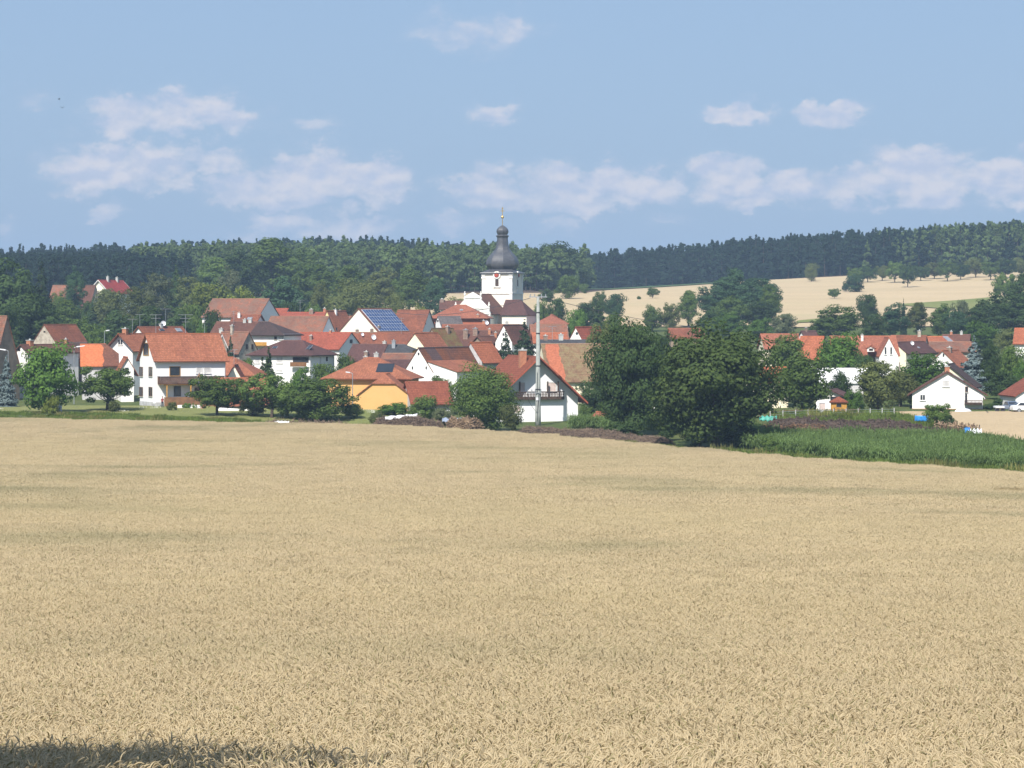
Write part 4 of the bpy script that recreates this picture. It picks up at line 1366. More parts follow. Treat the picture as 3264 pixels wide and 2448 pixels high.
# --- the house with the solar roof
h = H('solar_house', 'pale yellow gabled house whose roof side is covered with blue solar panels', 610, 1076, 1211, -25, None, 'v', 1060, 983, 'pale_yellow', 'rust', xs=1305, og=.2)
M['rack'] = plain('pale_panel_rack', (.55, .57, .60), .6)
nc, nr = 11, 6
L0, L1 = h.RA * .045, h.RA * .965
pme = None
Rr = h.RB / 2
for i in range(nc):
    for j in range(nr):
        aa = L0 + (L1 - L0) * (i + .5) / nc; u0 = .06 + .88 * j / nr; u1 = .06 + .88 * (j + 1) / nr
        p = Vector(h.on_roof(aa, 1, (u0 + u1) / 2)); q0 = Vector(h.on_roof(aa, 1, u0)); q1 = Vector(h.on_roof(aa, 1, u1))
        if pme is None:
            ax = Vector(h.fn(1, 0, 0)); e = (q1 - q0); nn = ax.cross(e).normalized()
            if nn.z < 0: nn = -nn
            w = (L1 - L0) / nc / 2 - .06; e2 = e / 2 * .935
            V = [-ax * w - e2 + nn * .05, ax * w - e2 + nn * .05, ax * w + e2 + nn * .05, -ax * w + e2 + nn * .05]
            V += [v + nn * .05 for v in V]
            pme = MB().add(V, [(0, 3, 2, 1), (4, 5, 6, 7), (0, 1, 5, 4), (1, 2, 6, 5), (2, 3, 7, 6), (3, 0, 4, 7)]).mesh('solar_panel', M['solar'])
        o = bpy.data.objects.new('solar_panel', pme); link(o, h.roof); o.location = p
aa = (L0 + L1) / 2
h.skylight(aa, 1, .055, .945, L1 - L0, 'rack', 'rack', 'panel_rack').scale = (1, 1, 1)
h.antenna(3.2, -1, .2, 2.8, 1.0, 3, 1.1); h.chimney(1.5, 1, .2, .6, .3, 'old_brick')

h = H('rust_barn', 'steep rust-brown barn with white end wall right of the solar panels', 640, 1248, 1346, -20, 8, 'u', 1057, 988, 'white', 'rust', cat='barn', og=.25)
h.window('R', 1352, 1028, 1357, 1034, 'n')
h = H('vicarage', 'large salmon hip-roofed house directly in front of the church', 650, 1374, 1548, -5, 11, 'u', 1014, 972, 'rose', 'salmon', hip=(1, 1), oh=.7, og=.7)
h.skylight(6.5, -1, .5, .62, .6, 'metal'); h.chimney(10.5, -1, .0, .5, .4)
h = H('grey_roofed_barn', 'small barn with grey roof and whitish gables in front of the salmon roof', 612, 1404, 1473, 22, None, 'u', 1035, 1008, 'white', 'grey_tile', cat='barn', xs=1388, og=.1)
h.window('L', 1394, 1020, 1398, 1026, 'n')
h = H('brown_row_house', 'long brown roof running below the church nave', 592, 1410, 1650, -2, 9, 'u', 1064, 1034, 'white', 'rust')
h.chimney(8.2, 1, .95, .5, .8); h.dish(8.8, -1, .9, .5, .45); h.chimney(13, -1, 1, .6, .5, 'concrete')
h = H('white_peak_house', 'house with bright white gable beside the tall dark spruces', 560, 1579, 1632, -25, 10, 'v', 1086, 1035, 'white', 'brown', og=.15)
h.window('F', 1602, 1062, 1607, 1070, 'n')
h = H('lichen_barn', 'barn with mossy brown roof and beige gable behind the white gable house', 560, 1342, 1412, -35, 6.8, 'v', 1108, 1046, 'tan_plaster', 'lichen', cat='barn', og=.15)
h.chimney(4.4, 1, .8, .6, 1.0, 'old_brick')
h = H('brown_yard_house', 'brown roofs with metal chimney cowls right of the mossy barn', 577, 1442, 1592, -8, 11, 'u', 1112, 1053, 'tan_plaster', 'brown')
h.chimney(2.2, -1, .55, .9, 1.6, 'old_brick', 'metal'); h.chimney(4.0, -1, .75, .9, 1.2, 'old_brick', 'metal'); h.chimney(6.8, -1, .8, .5, .9); h.chimney(8.2, -1, .6, .5, .9); h.skylight(7.5, -1, .55, .7, .9, 'metal')
g = sub(h, 'cross_wing', 560, 1487, 1560, -35, 5, 'v', 1112, 1071, 'tan_plaster', 'brown')
h = H('cream_gabled_house', 'cream gabled house with orange roof in the middle of the village', 530, 1290, 1355, -25, None, 'v', 1104, 1061, 'cream', 'orange', xs=1423, og=.15)
h = H('slate_cottage', 'low slate-roofed cottage with a shiny metal chimney', 525, 1232, 1308, -10, 6.5, 'u', 1126, 1098, 'honey_wood', 'slate', hip=(0, .6))
h.chimney(.9, -1, .6, .6, 1.2, 'metal', 'metal')
h = H('small_old_shed', 'narrow strip of old red roof behind the large white gable', 512, 1218, 1320, -6, 6, 'u', 1148, 1126, 'tan_plaster', 'old', cat='shed')
h = H('plum_shed', 'plum-brown shed roof left of the large white gable', 500, 1213, 1312, -8, 8, 'u', 1187, 1146, 'tan_plaster', 'plum', cat='shed')

# --- the large white gable with its catslide
h = H('catslide_house', 'house with large plain white gable sweeping down into a catslide roof', 485, 1287, 1381, -28, 18, 'v', 1183, 1108, 'white', 'patched', og=.12, oh=.1)
h.window('F', 1313, 1168, 1317, 1177, 'n'); h.window('F', 1357, 1168, 1361, 1177, 'n'); h.window('F', 1332, 1124, 1337, 1132, 'n')
p0 = h.hit('F', 1362, 1150); p1 = h.hit('F', 1456, 1182)
mb = MB(); D = 13
mb.prism([(p0[0], 0), (p1[0], 0), (p1[0], p1[1] - .1), (p0[0], p0[1] - .1)], lambda p, a: (p[0], a, p[1]), -.03, D)
h.part('catslide_wall', mb, M['white'])
bm = bmesh.new(); uvl = bm.loops.layers.uv.new('UVMap')
x0, z0_, x1, z1_ = p0[0], p0[1] + .02, p1[0] + .35, p1[1] - .12
top = [(x0, -.2, z0_), (x1, -.2, z1_), (x1, D, z1_), (x0, D, z0_)]
vs = [bm.verts.new(p) for p in top] + [bm.verts.new((p[0], p[1], p[2] - .15)) for p in top]
for q in ((0, 1, 2, 3), (7, 6, 5, 4), (0, 4, 5, 1), (1, 5, 6, 2), (2, 6, 7, 3), (3, 7, 4, 0)):
    f = bm.faces.new([vs[i] for i in q])
    for l in f.loops: l[uvl].uv = (l.vert.co.y, -l.vert.co.x)
bmesh.ops.recalc_face_normals(bm, faces=bm.faces)
me = bpy.data.meshes.new('catslide_roof'); bm.to_mesh(me); bm.free(); me.materials.append(M['orange'])
o = bpy.data.objects.new('catslide_roof', me); link(o, h.root); o.matrix_local = h.L
h = H('ribbed_orange_barn', 'narrow barn with bright ribbed orange roof behind the round willow', 500, 1466, 1536, -35, 6, 'v', 1146, 1091, 'grey_plaster', 'bright', cat='barn', og=.15)

# --- orange house
h = H('orange_house', 'orange-yellow plastered house with broad hip roof behind the fruit trees', 450, 1037, 1302, -7, 10.5, 'u', 1207, 1140, 'orange_plaster', 'orange',
      hip=(1, 1), oh=.75, og=.75, rzw=1.03)
h.chimney(5.0, 1, .62, .6, 1.1, 'brick'); h.chimney(7.0, 1, .9, .7, .9, 'concrete')
h.skylight(9.0, -1, .2, .66, 2.5, 'solar_dark', 'dark_metal', 'solar_collector')
g = sub(h, 'front_wing', 443, 1141, 1306, -7, 5, 'v', 1256, 1192, 'orange_plaster', 'orange', hip=(.42, 0), oh=.3, og=.25)
g.skylight(1.6, -1, .25, .36, 1.6, 'frame_white', 'frame_white')
h = H('brown_eaved_barn', 'low red-brown roofed barn between the orange house and the round willow', 440, 1314, 1437, 14, 7.5, 'u', 1288, 1216, 'grey_plaster', 'redbrown', cat='barn', oh=.6)
h.gutter()

# --- white house with the turned balcony
h = H('chalet_house', 'white chalet-style house with dark turned balcony behind the concrete mast', 427, 1577, 1843, 17, 12.5, 'v', 1263, 1136, 'bluewhite', 'redbrown',
      oh=1.0, og=1.7, verge='verge_red')
h.window('F', 1653, 1218, 1674, 1248, 'p'); h.window('F', 1741, 1218, 1773, 1248, 'p'); h.window('F', 1636, 1285, 1658, 1317, 'p')
a0, zt = h.hit('F', 1630, 1248); a1, zb = h.hit('F', 1794, 1273)
mb = MB(); mb.box(a0, -.62, zb, a1, -.01, zb + .2); bl = h.part('balcony', mb, M['dark_wood'])
mb = MB(); mb.box(a0, -.70, zb + .02, a1, -.625, zb + .45); mb.box(a0, -.72, zt - .14, a1, -.6, zt); mb.box(a1 - .06, -.62, zt - .1, a1, -.02, zt - .002); mb.obj('rail', M['dark_wood'], bl)
nb = 34
bme = MB().lathe([(.075, 0), (.055, .08), (.09, .25), (.055, .42), (.075, .5)], 6).mesh('baluster', M['dark_wood'])
zz = zb + .45; sc = (zt - .14 - zz) / .5
for i in range(nb):
    o = bpy.data.objects.new('baluster', bme); link(o, bl); o.location = (a0 + .15 + (a1 - a0 - .3) * i / (nb - 1), -.66, zz); o.scale = (1, 1, sc)
ae, zbeam = h.hit('F', 1648, 1216)
for px in (1653, 1742, 1775):
    a, _ = h.hit('F', px, 1230)
    mb = MB(); mb.box(a - .09, -.68, zt + .002, a + .09, -.53, zbeam); mb.obj('post', M['dark_wood'], bl)
h.chimney(2.4, -1, .78, .95, 2.1, 'brick'); h.chimney(4.8, -1, .9, .95, 1.5, 'brick')
# dormer on the right slope
mb = MB(); q0 = Vector(h.on_roof(2.2, 1, .62)); q1 = Vector(h.on_roof(2.2, 1, .12)); q2 = Vector(h.on_roof(9, 1, .62)); q3 = Vector(h.on_roof(9, 1, .12))
up = Vector((0, 0, 1.0))
V = [q0 - Vector((0, 0, .3)), q1 - Vector((0, 0, .3)), q1 + up, q0 + up * .35, q2 - Vector((0, 0, .3)), q3 - Vector((0, 0, .3)), q3 + up, q2 + up * .35]
mb.add(V, [(0, 1, 2, 3), (7, 6, 5, 4), (0, 4, 5, 1), (1, 5, 6, 2), (2, 6, 7, 3), (3, 7, 4, 0)])
mb.obj('dormer', M['orange_cap'], h.roof)

h = H('mossy_barn', 'big barn with mossy roof and one strip of new orange tiles', 470, 1748, 1992, 10, 12, 'u', 1217, 1095, 'cream', 'strip', cat='barn', og=.15)
h.window('F', 1850, 1222, 1858, 1234, 'n')
h = H('slate_hall', 'long dark slate roof just behind the mossy barn', 522, 1724, 1935, 4, 9, 'u', 1112, 1083, 'white', 'slate', cat='hall')
h.skylight(9.4, -1, .55, .75, .9, 'metal'); h.antenna(2.4, -1, .9, 2.6, 1.4, 2); h.chimney(1.2, 1, 1, .7, .7, 'old_brick'); h.chimney(4, 1, 1, .8, .9, 'concrete')
h = H('two_tone_barn', 'barn with old brown upper roof right of the concrete mast', 600, 1698, 1809, 4, 9, 'u', 1085, 1034, 'white', 'old', cat='barn')
h = H('bright_low_barn', 'low barn with bright orange roof right of the concrete mast', 562, 1704, 1806, 3, 8, 'u', 1094, 1061, 'white', 'bright', cat='barn')
h = H('round_window_house', 'small white gable with round attic window beside orange roof', 562, 1812, 1859, -32, 9, 'v', 1087, 1042, 'white', 'red', og=.15)
a, z = h.hit('F', 1839, 1063)
mb = MB(); mb.tube([(a, -.05, z), (a, .02, z)], .28, 12); h.part('round_window', mb, M['glass'])
h = H('salmon_hipped_house', 'salmon hip-roofed house right of the church choir', 690, 1710, 1810, 2, 9, 'u', 1032, 1001, 'white', 'salmon', hip=(1, 1))
h = H('chapel_row_house', 'brown roof tucked behind the church facade on the left', 745, 1404, 1480, 0, 8, 'u', 986, 959, 'white', 'brown')
h.chimney(.3, -1, .9, 1.0, .6, 'old_brick')

# --- right part of the village
h = H('hidden_rust_house', 'rusty roof showing between the walnut crown and the tall tree group', 575, 2138, 2242, 0, 9, 'u', 1078, 1046, 'tan_plaster', 'rust')
h = H('salmon_house', 'salmon roofed house behind trees right of the walnut', 560, 2440, 2552, 4, 9, 'u', 1112, 1064, 'cream', 'salmon')
h = H('bright_orange_house', 'glaring orange roof between two leafy trees', 500, 2546, 2609, -14, 9, 'u', 1147, 1072, 'white', 'bright')
h = H('plum_cottage', 'small plum-roofed cottage with white gable at the field edge', 620, 2563, 2606, 26, None, 'u', 1075, 1054, 'white', 'plum', xs=2550, og=.3)
h.chimney(1, -1, .95, .4, .6, 'old_brick')
h = H('dormer_house', 'long salmon-roofed house with white cross gable and a dormer', 500, 2660, 2862, 0, 10, 'u', 1133, 1071, 'brick_wall', 'salmon')
g = sub(h, 'gable', 494, 2803, 2864, 0, 6, 'v', 1133, 1075, 'white', 'salmon', og=.1, oh=.1)
g.window('F', 2819, 1106, 2826, 1130, 'w'); g.window('F', 2837, 1106, 2844, 1130, 'w')
dm = sub(h, 'dormer', 497, 2764, 2786, -10, 3.2, 'v', 1108, 1101, 'white', 'salmon', z0=PZ(1121, 497), og=.15, oh=.2)
dm.window('F', 2770, 1111, 2783, 1118, 'n'); h.chimney(5.2, -1, .75, .4, .9, 'white')
h = H('weathered_house', 'rust-roofed house with weathered stone end gable behind the cream gable', 540, 2834, 2940, -20, None, 'u', 1122, 1069, 'stone', 'rust', xs=2972, og=.12)
h.chimney(5.3, -1, 1, .6, .8, 'stone')
h = H('cream_peak_house', 'plum-roofed house with triangular cream gable beside the white cross gable', 520, 2818, 2885, -30, 14, 'v', 1121, 1090, 'cream', 'plum', og=.12)
h.dish(6, 1, .6, .4, .4); h.skylight(8, 1, .3, .45, .7, 'metal')
h = H('solar_strip_house', 'bright orange roof with a small grey collector near the blue spruce', 562, 2964, 3046, 14, 8, 'u', 1096, 1072, 'stone', 'bright')
h.skylight(4.6, -1, .2, .95, .9, 'metal')
h = H('long_worn_barn', 'long worn reddish roof below the bright orange roof', 540, 2958, 3106, 0, 8, 'u', 1121, 1089, 'stone', 'old', cat='barn')
h = H('back_brown_house', 'brown roof with chimneys at the back right behind bright orange', 602, 3006, 3084, -12, 9, 'u', 1094, 1066, 'white', 'brown')
h.chimney(1.5, -1, 1, .5, .6); h.chimney(3.6, -1, 1, .5, .6, 'concrete')
h = H('orange_gable_house', 'white gabled house with orange roof directly left of the blue spruce', 500, 2946, 3063, -25, 9.5, 'v', 1177, 1117, 'white', 'orange', og=.2, oh=.15)
h.window('F', 3005, 1127, 3010, 1137, 'n'); h.chimney(3.6, 1, .95, .7, .6, 'old_brick')
h = H('dark_roof_house', 'cream house with dark roof standing behind the broad white gable', 450, 2944, 3100, -15, 8, 'v', 1226, 1160, 'cream', 'dark', og=.4, oh=.5)
h.chimney(1.2, -1, .28, .6, 1.3)
h = H('broad_white_house', 'broad white house with brown roof and small balcony above the pale field', 420, 2910, 3130, -8, 9.5, 'v', 1250, 1184, 'white', 'brown', og=.35, oh=.75)
h.window('F', 2932, 1257, 2950, 1277, 'w'); h.window('F', 3003, 1212, 3027, 1233, 's'); h.window('F', 3076, 1232, 3086, 1250, 'b'); h.window('F', 3076, 1255, 3083, 1287, 'n', 'balcony_door')
h.window('R', 3134, 1258, 3141, 1276, 'n')
a0, zt = h.hit('F', 3074, 1275); a1, zb = h.hit('F', 3131, 1290)
mb = MB(); mb.box(a0, -1.1, zb, a1, -.01, zb + .15); bl = h.part('balcony', mb, M['dark_wood'])
mb = MB(); mb.box(a0, -1.15, zb + .15, a1, -1.1, zb + .35); mb.box(a0, -1.15, zt - .1, a1, -1.08, zt)
for i in range(14):
    x = a0 + (a1 - a0) * i / 13.2; mb.box(x, -1.14, zb + .35, x + .07, -1.11, zt - .1)
mb.obj('rail', M['dark_wood'], bl)
h.skylight(3.2, 1, .55, .85, 1.8, 'metal'); h.chimney(4, 1, 1.0, .7, .6, 'brick')
mb = MB(); mb.box(-.04, -.05, -.3, h.A + .04, -.003, .35); h.part('plinth', mb, M['brick'])
h = H('edge_white_house', 'white house with red-brown roof cut by the right picture edge', 420, 3236, 3430, 5, 9, 'v', 1259, 1198, 'white', 'redbrown', og=.3, oh=.25)
h.window('F', 3251, 1287, 3260, 1303, 'b')
h = H('white_hall', 'white sheet-roofed hall half hidden behind garden trees', 452, 2603, 2752, -10, 9, 'u', 1219, 1174, 'shutter', 'white_sheet', cat='hall', oh=.3)
h = H('garden_house', 'low white garden house with sloping plum roof behind the little hut', 416, 2602, 2694, -15, 6, 'v', 1262, 1242, 'white', 'plum', oh=.8, og=.5)
h.window('F', 2647, 1264, 2690, 1284, 'n', 'doorway')
h = H('wooden_hut', 'little honey-coloured wooden hut with red-brown pyramid roof', 400, 2650, 2699, -4, 2.1, 'u', 1281, 1263, 'honey_wood', 'redbrown', cat='hut', hip=(1, 1), oh=.22, og=.22, rzw=1.0)
h.window('F', 2664, 1284, 2684, 1300, 'h', 'hut_window')
h = H('walnut_shaded_house', 'cream house with orange roof glimpsed through the right walnut tree', 425, 2392, 2512, 0, 8, 'u', 1222, 1170, 'cream', 'bright')
h = H('garden_shed', 'small shed with orange roof behind the maize left of the walnuts', 405, 1916, 1966, 30, 3.0, 'v', 1335, 1314, 'old_wood', 'orange', cat='shed', og=.3, oh=.3)
h = H('edge_orange_house', 'orange roof at the right picture edge among trees', 560, 3236, 3330, -14, 9, 'u', 1096, 1046, 'white', 'bright')
h.chimney(4.0, -1, 1, .6, .5, 'concrete')

# ---------------------------------------------------------------- the church
ch = House('village_church', 'white baroque church with dark onion dome and gilded cross', 'church', 705, 1537, 1632, -19.5, None, 1666)
d = ch.d; Aw = ch.A; Bw = ch.B
zt = lambda py: ch.zpx(py, d)
mb = MB()
mb.box(0, 0, 0, Aw, Bw, zt(871)); ch.part('tower_wall', mb, M['church'])
tw = MB()
for (x, y) in ((0, 0), (Aw, 0), (Aw, Bw), (0, Bw)):          # corner pilasters
    sx = -1 if x == 0 else 1; sy = -1 if y == 0 else 1
    tw.box(x - sx * .75, y + sy * .09, 0, x + sx * .09, y - sy * .75, zt(872))
    tw.box(x - sx * .85, y + sy * .2, zt(888), x + sx * .2, y - sy * .85, zt(882))
    tw.box(x - sx * .85, y + sy * .2, zt(878), x + sx * .2, y - sy * .85, zt(875))
def ring(mb, z0, z1, o):
    mb.box(-o, -o, z0, Aw + o, -.002, z1); mb.box(-o, Bw + .002, z0, Aw + o, Bw + o, z1)
    mb.box(-o, 0, z0, -.002, Bw, z1); mb.box(Aw + .002, 0, z0, Aw + o, Bw, z1)
ring(tw, zt(872.5), zt(868.5), .42); ring(tw, zt(936.5), zt(933), .2)
ch.part('cornice', tw, M['church_trim'])
# clock with arched hood, belfry window, on the two faces in view
def disc(face, a, z, r, o0, o1, n=20):
    V = []
    for o in (o0, o1):
        for j in range(n): V.append(ch.onto(face, a + r * math.cos(6.2832 * j / n), z + r * math.sin(6.2832 * j / n), o))
    return MB().add(V, [tuple(range(n)), tuple(range(2 * n - 1, n - 1, -1))] + [(j, (j + 1) % n, n + (j + 1) % n, n + j) for j in range(n)])
for face, c in (('F', Aw / 2), ('R', Bw / 2)):
    zc = zt(876.5)
    mb = disc(face, c, zc, .92, -.1, .36); hood = ch.part('clock_hood', mb, M['church_trim'])
    disc(face, c, zc, .62, .36, .42).obj('clock_ring', M['dark_metal'], hood)
    ck = disc(face, c, zc, .52, .42, .46).obj('clock_face', M['red_paint'], hood)
    mh = MB(); ch.slab(mh, face, c - .035, c + .035, zc, zc + .52, .465, .49); ch.slab(mh, face, c, c + .34, zc - .04, zc + .04, .495, .52)
    mh.obj('clock_hands', M['gold'], hood)
    z0, z1 = zt(912.5), zt(891)
    mb = MB(); ch.slab(mb, face, c - .75, c - .45, z0, z1, -.05, .14); ch.slab(mb, face, c + .45, c + .75, z0, z1, -.05, .14)
    ch.slab(mb, face, c - .75, c + .75, z1, z1 + .3, -.05, .14); ch.slab(mb, face, c - .95, c + .95, z0 - .3, z0, -.05, .24)
    bw = ch.part('belfry_window', mb, M['church_trim'])
    p = MB(); ch.slab(p, face, c - .45, c + .45, z0, z1, -.03, .03); p.obj('louvre', M['dark_wood'], bw)
    mb = MB(); ch.slab(mb, face, c - .55, c + .55, z0 - 1.5, z0 - .7, -.05, .1); ch.part('panel', mb, M['church_trim'])
# skirt roof, dome, cross
cx, cy = Aw / 2, Bw / 2
zs = zt(870)
mb = MB()
o = .5; V = [(-o, -o, zs), (Aw + o, -o, zs), (Aw + o, Bw + o, zs), (-o, Bw + o, zs)]
r0 = 3.05
n8 = 8; rot8 = math.pi / 8
V2 = [(cx + r0 * math.cos(rot8 + 6.28318 * j / n8), cy + r0 * math.sin(rot8 + 6.28318 * j / n8), zt(857)) for j in range(n8)]
bm = bmesh.new()
for v in V + V2 + [(v[0], v[1], v[2] - .15) for v in V]: bm.verts.new(v)
bmesh.ops.convex_hull(bm, input=bm.verts)
me = bpy.data.meshes.new('skirt_roof'); bm.to_mesh(me); bm.free(); me.materials.append(M['slate_dome'])
so = bpy.data.objects.new('skirt_roof', me); link(so, ch.root)
q = .0186
def dome_prof(tab): return [(r * q * 1.02, zt(650 + y * .2471)) for r, y in tab]
tab = [(168, 846), (176, 838), (192, 820), (206, 800), (212, 780), (213, 762), (210, 740), (203, 718), (192, 696), (176, 672), (156, 650), (134, 628), (115, 606), (100, 585),
       (89, 562), (81, 535), (76, 505), (72, 470), (69, 440), (70, 430), (82, 412), (83, 405), (72, 398), (62, 394), (66, 384), (74, 368), (78, 350), (76, 335), (68, 318), (56, 302), (40, 288), (24, 278), (12, 271), (5, 268)]
mb = MB(); mb.lathe(dome_prof(tab), 8, (cx, cy), rot8); dm = ch.part('onion_dome', mb, M['slate_dome'])
mb = MB(); mb.lathe(dome_prof([(5, 272), (5, 190)]), 8, (cx, cy)); zc = zt(650 + 165 * .2471)
mb.lathe([(.02, zc - .36)] + [(.36 * math.sin(a), zc - .36 * math.cos(a)) for a in np.linspace(.3, 2.85, 9)] + [(.02, zc + .36)], 12, (cx, cy))
z0, z1 = zt(650 + 148 * .2471), zt(650 + 32 * .2471)
mb.box(cx - .07, cy - .05, z0, cx + .07, cy + .05, z1); zz = z0 + (z1 - z0) * .52
mb.box(cx - .52, cy - .04, zz, cx - .072, cy + .04, zz + .14); mb.box(cx + .072, cy - .04, zz, cx + .52, cy + .04, zz + .14)
zz = z0 + (z1 - z0) * .76
mb.box(cx - .3, cy - .04, zz, cx - .072, cy + .04, zz + .12); mb.box(cx + .072, cy - .04, zz, cx + .3, cy + .04, zz + .12)
mb.obj('gilded_cross', M['gold'], dm)
# nave, choir
nv = sub(ch, 'nave', 694, 1455, 1562, -19.5, 18, 'v', 997, 936, 'church', 'brown', og=.0, oh=.35)
co = sub(ch, 'choir', 694, 1600, 1678, -19.5, None, 'u', 1004, 956, 'church', 'plum', xs=1709, hip=(0, .99), oh=.4, rzw=.75)
# facade with stepped, scrolled gable
fc = []
prof = [(1452, 1045), (1452, 1000), (1456, 990), (1456, 982), (1466, 973), (1476, 962), (1481, 957), (1480, 950), (1484, 945), (1508, 931)]
pts = [nv.hit('F', px, py) for px, py in prof]
mid = nv.A / 2
left = [(min(a, mid), z) for a, z in pts]
poly = left + [(2 * mid - a, z) for a, z in left[::-1]]
poly = [(a, max(z, 0)) for a, z in poly]
mb = MB(); mb.prism(poly, lambda p, o: (p[0], o, p[1]), -.55, -.02); fo = nv.part('facade', mb, M['church_trim'])
mb = MB()
for py, w in ((951, 1.9), (984, 3.9), (996, 4.2), (1001, 4.3)):
    z = nv.hit('F', 1508, py)[1]; mb.box(mid - w, -.72, z, mid + w, -.56, z + .3)
mb.obj('moulding', M['church_trim'], fo)
for px, py in ((1483, 949), (1534, 949), (1454, 983), (1560, 983)):
    a, z = nv.hit('F', px, py)
    mb = MB(); mb.lathe([(.22, z - .3), (.24, z + .1), (.12, z + .25), (.28, z + .7), (.26, z + 1.0), (.1, z + 1.2), (.16, z + 1.4), (.05, z + 1.55)], 8, (a, -.3)); mb.obj('finial', M['church_trim'], fo)
a, z = nv.hit('F', 1508, 962)
mb = MB(); mb.box(a - .5, -.6, z - 1.6, a + .5, -.56, z); mb.obj('niche', M['church'], fo)
mb = MB(); mb.prism([(a - 1.6, nv.hit('F', 1508, 950)[1] + .35), (a + 1.6, nv.hit('F', 1508, 950)[1] + .35), (a, nv.hit('F', 1508, 934)[1])], lambda p, o: (p[0], o, p[1]), -.62, -.56); mb.obj('pediment', M['church'], fo)
for fr in (.25, .6):
    mb = MB(); mb.box(nv.A, nv.B * fr, 0, nv.A + .25, nv.B * fr + .6, nv.ze - .5); nv.part('buttress', mb, M['church_trim'])

# ---------------------------------------------------------------- single trees
TREE = {}


def tree_kind(key, h, w, z0, nclump, nleaf, leaf, r0, bark='bark', seeds=3, zf=.35, **kw):
    TREE[key] = []
    for i in range(seeds):
        sd = 1000 + 37 * len(TREE) + i
        V, Fc, c = crown_round(h, w, z0, nclump, nleaf, leaf, sd, **kw)
        TREE[key].append((h, w, np_mesh('crown', V, Fc, M['leaf_mid']), trunk_mesh(h, r0, [tuple(q) for q in c], sd, M[bark], zf=zf)))


tree_kind('broad', 10, 9, .9, 80, 62, .24, .28)
tree_kind('tall', 18, 11, 2.0, 95, 62, .34, .38)
tree_kind('fruit', 6, 7, 1.3, 70, 60, .165, .16, zf=.25, rough=.38)
tree_kind('bush', 4, 4.6, .05, 46, 60, .14, .08, zf=.2)
tree_kind('walnut', 16, 14, 1.6, 150, 120, .25, .42, seeds=2, rough=.34, zf=.25)
tree_kind('willow', 11, 10, .2, 150, 90, .17, .30, seeds=2, rough=.16)
tree_kind('birch', 16, 8, 2.2, 80, 52, .24, .16, 'bark_pale', rough=.35, zf=.5)
for key, h, w, tiers, leaf, dens in (('spruce', 14, 6.5, 26, .30, 1.0), ('blue_spruce', 14, 7, 24, .32, 1.0), ('cypress', 7, 1.7, 14, .20, 1.0)):
    TREE[key] = []
    for i in range(2):
        V, Fc = conifer(h, w, 1500 + i + len(key) * 11, leaf, tiers, dens, .35 if key != 'cypress' else -.4)
        tb = MB().tube([(0, 0, -.4), (0, 0, h * .5), (0, 0, h * .95)], [w * .035 + .06, w * .02 + .03, .03], 6)
        TREE[key].append((h, w, np_mesh('crown', V, Fc, M['needle']), tb.mesh('trunk', M['bark'])))
_tc = [0]


def tree(kind, px, wpx, ytop, d, mat, label, name=None, group=None, rot=None, dz=0.0):
    _tc[0] += 1
    var = TREE[kind]; h0, w0, cr, tr = var[_tc[0] % len(var)]
    x = PX(px, d); g = T(x, d) + dz
    Hh = PZ(ytop, d) - g; W = wpx / F * d
    nm = name or {'fruit': 'fruit_tree', 'bush': 'bush', 'walnut': 'walnut_tree', 'willow': 'willow', 'birch': 'birch', 'spruce': 'spruce', 'blue_spruce': 'blue_spruce',
                  'cypress': 'cypress'}.get(kind, 'broadleaf_tree')
    r = empty(nm, (x, d, g), (rot if rot is not None else (_tc[0] * 2.399) % 6.28))
    r.scale = (W / w0, W / w0, Hh / h0)
    tag(r, label, 'bush' if kind == 'bush' else 'tree', group)
    t = bpy.data.objects.new('trunk', tr); link(t, r)
    c = bpy.data.objects.new('crown', cr); link(c, r)
    c.material_slots[0].link = 'OBJECT'; c.material_slots[0].material = M[mat]
    return r


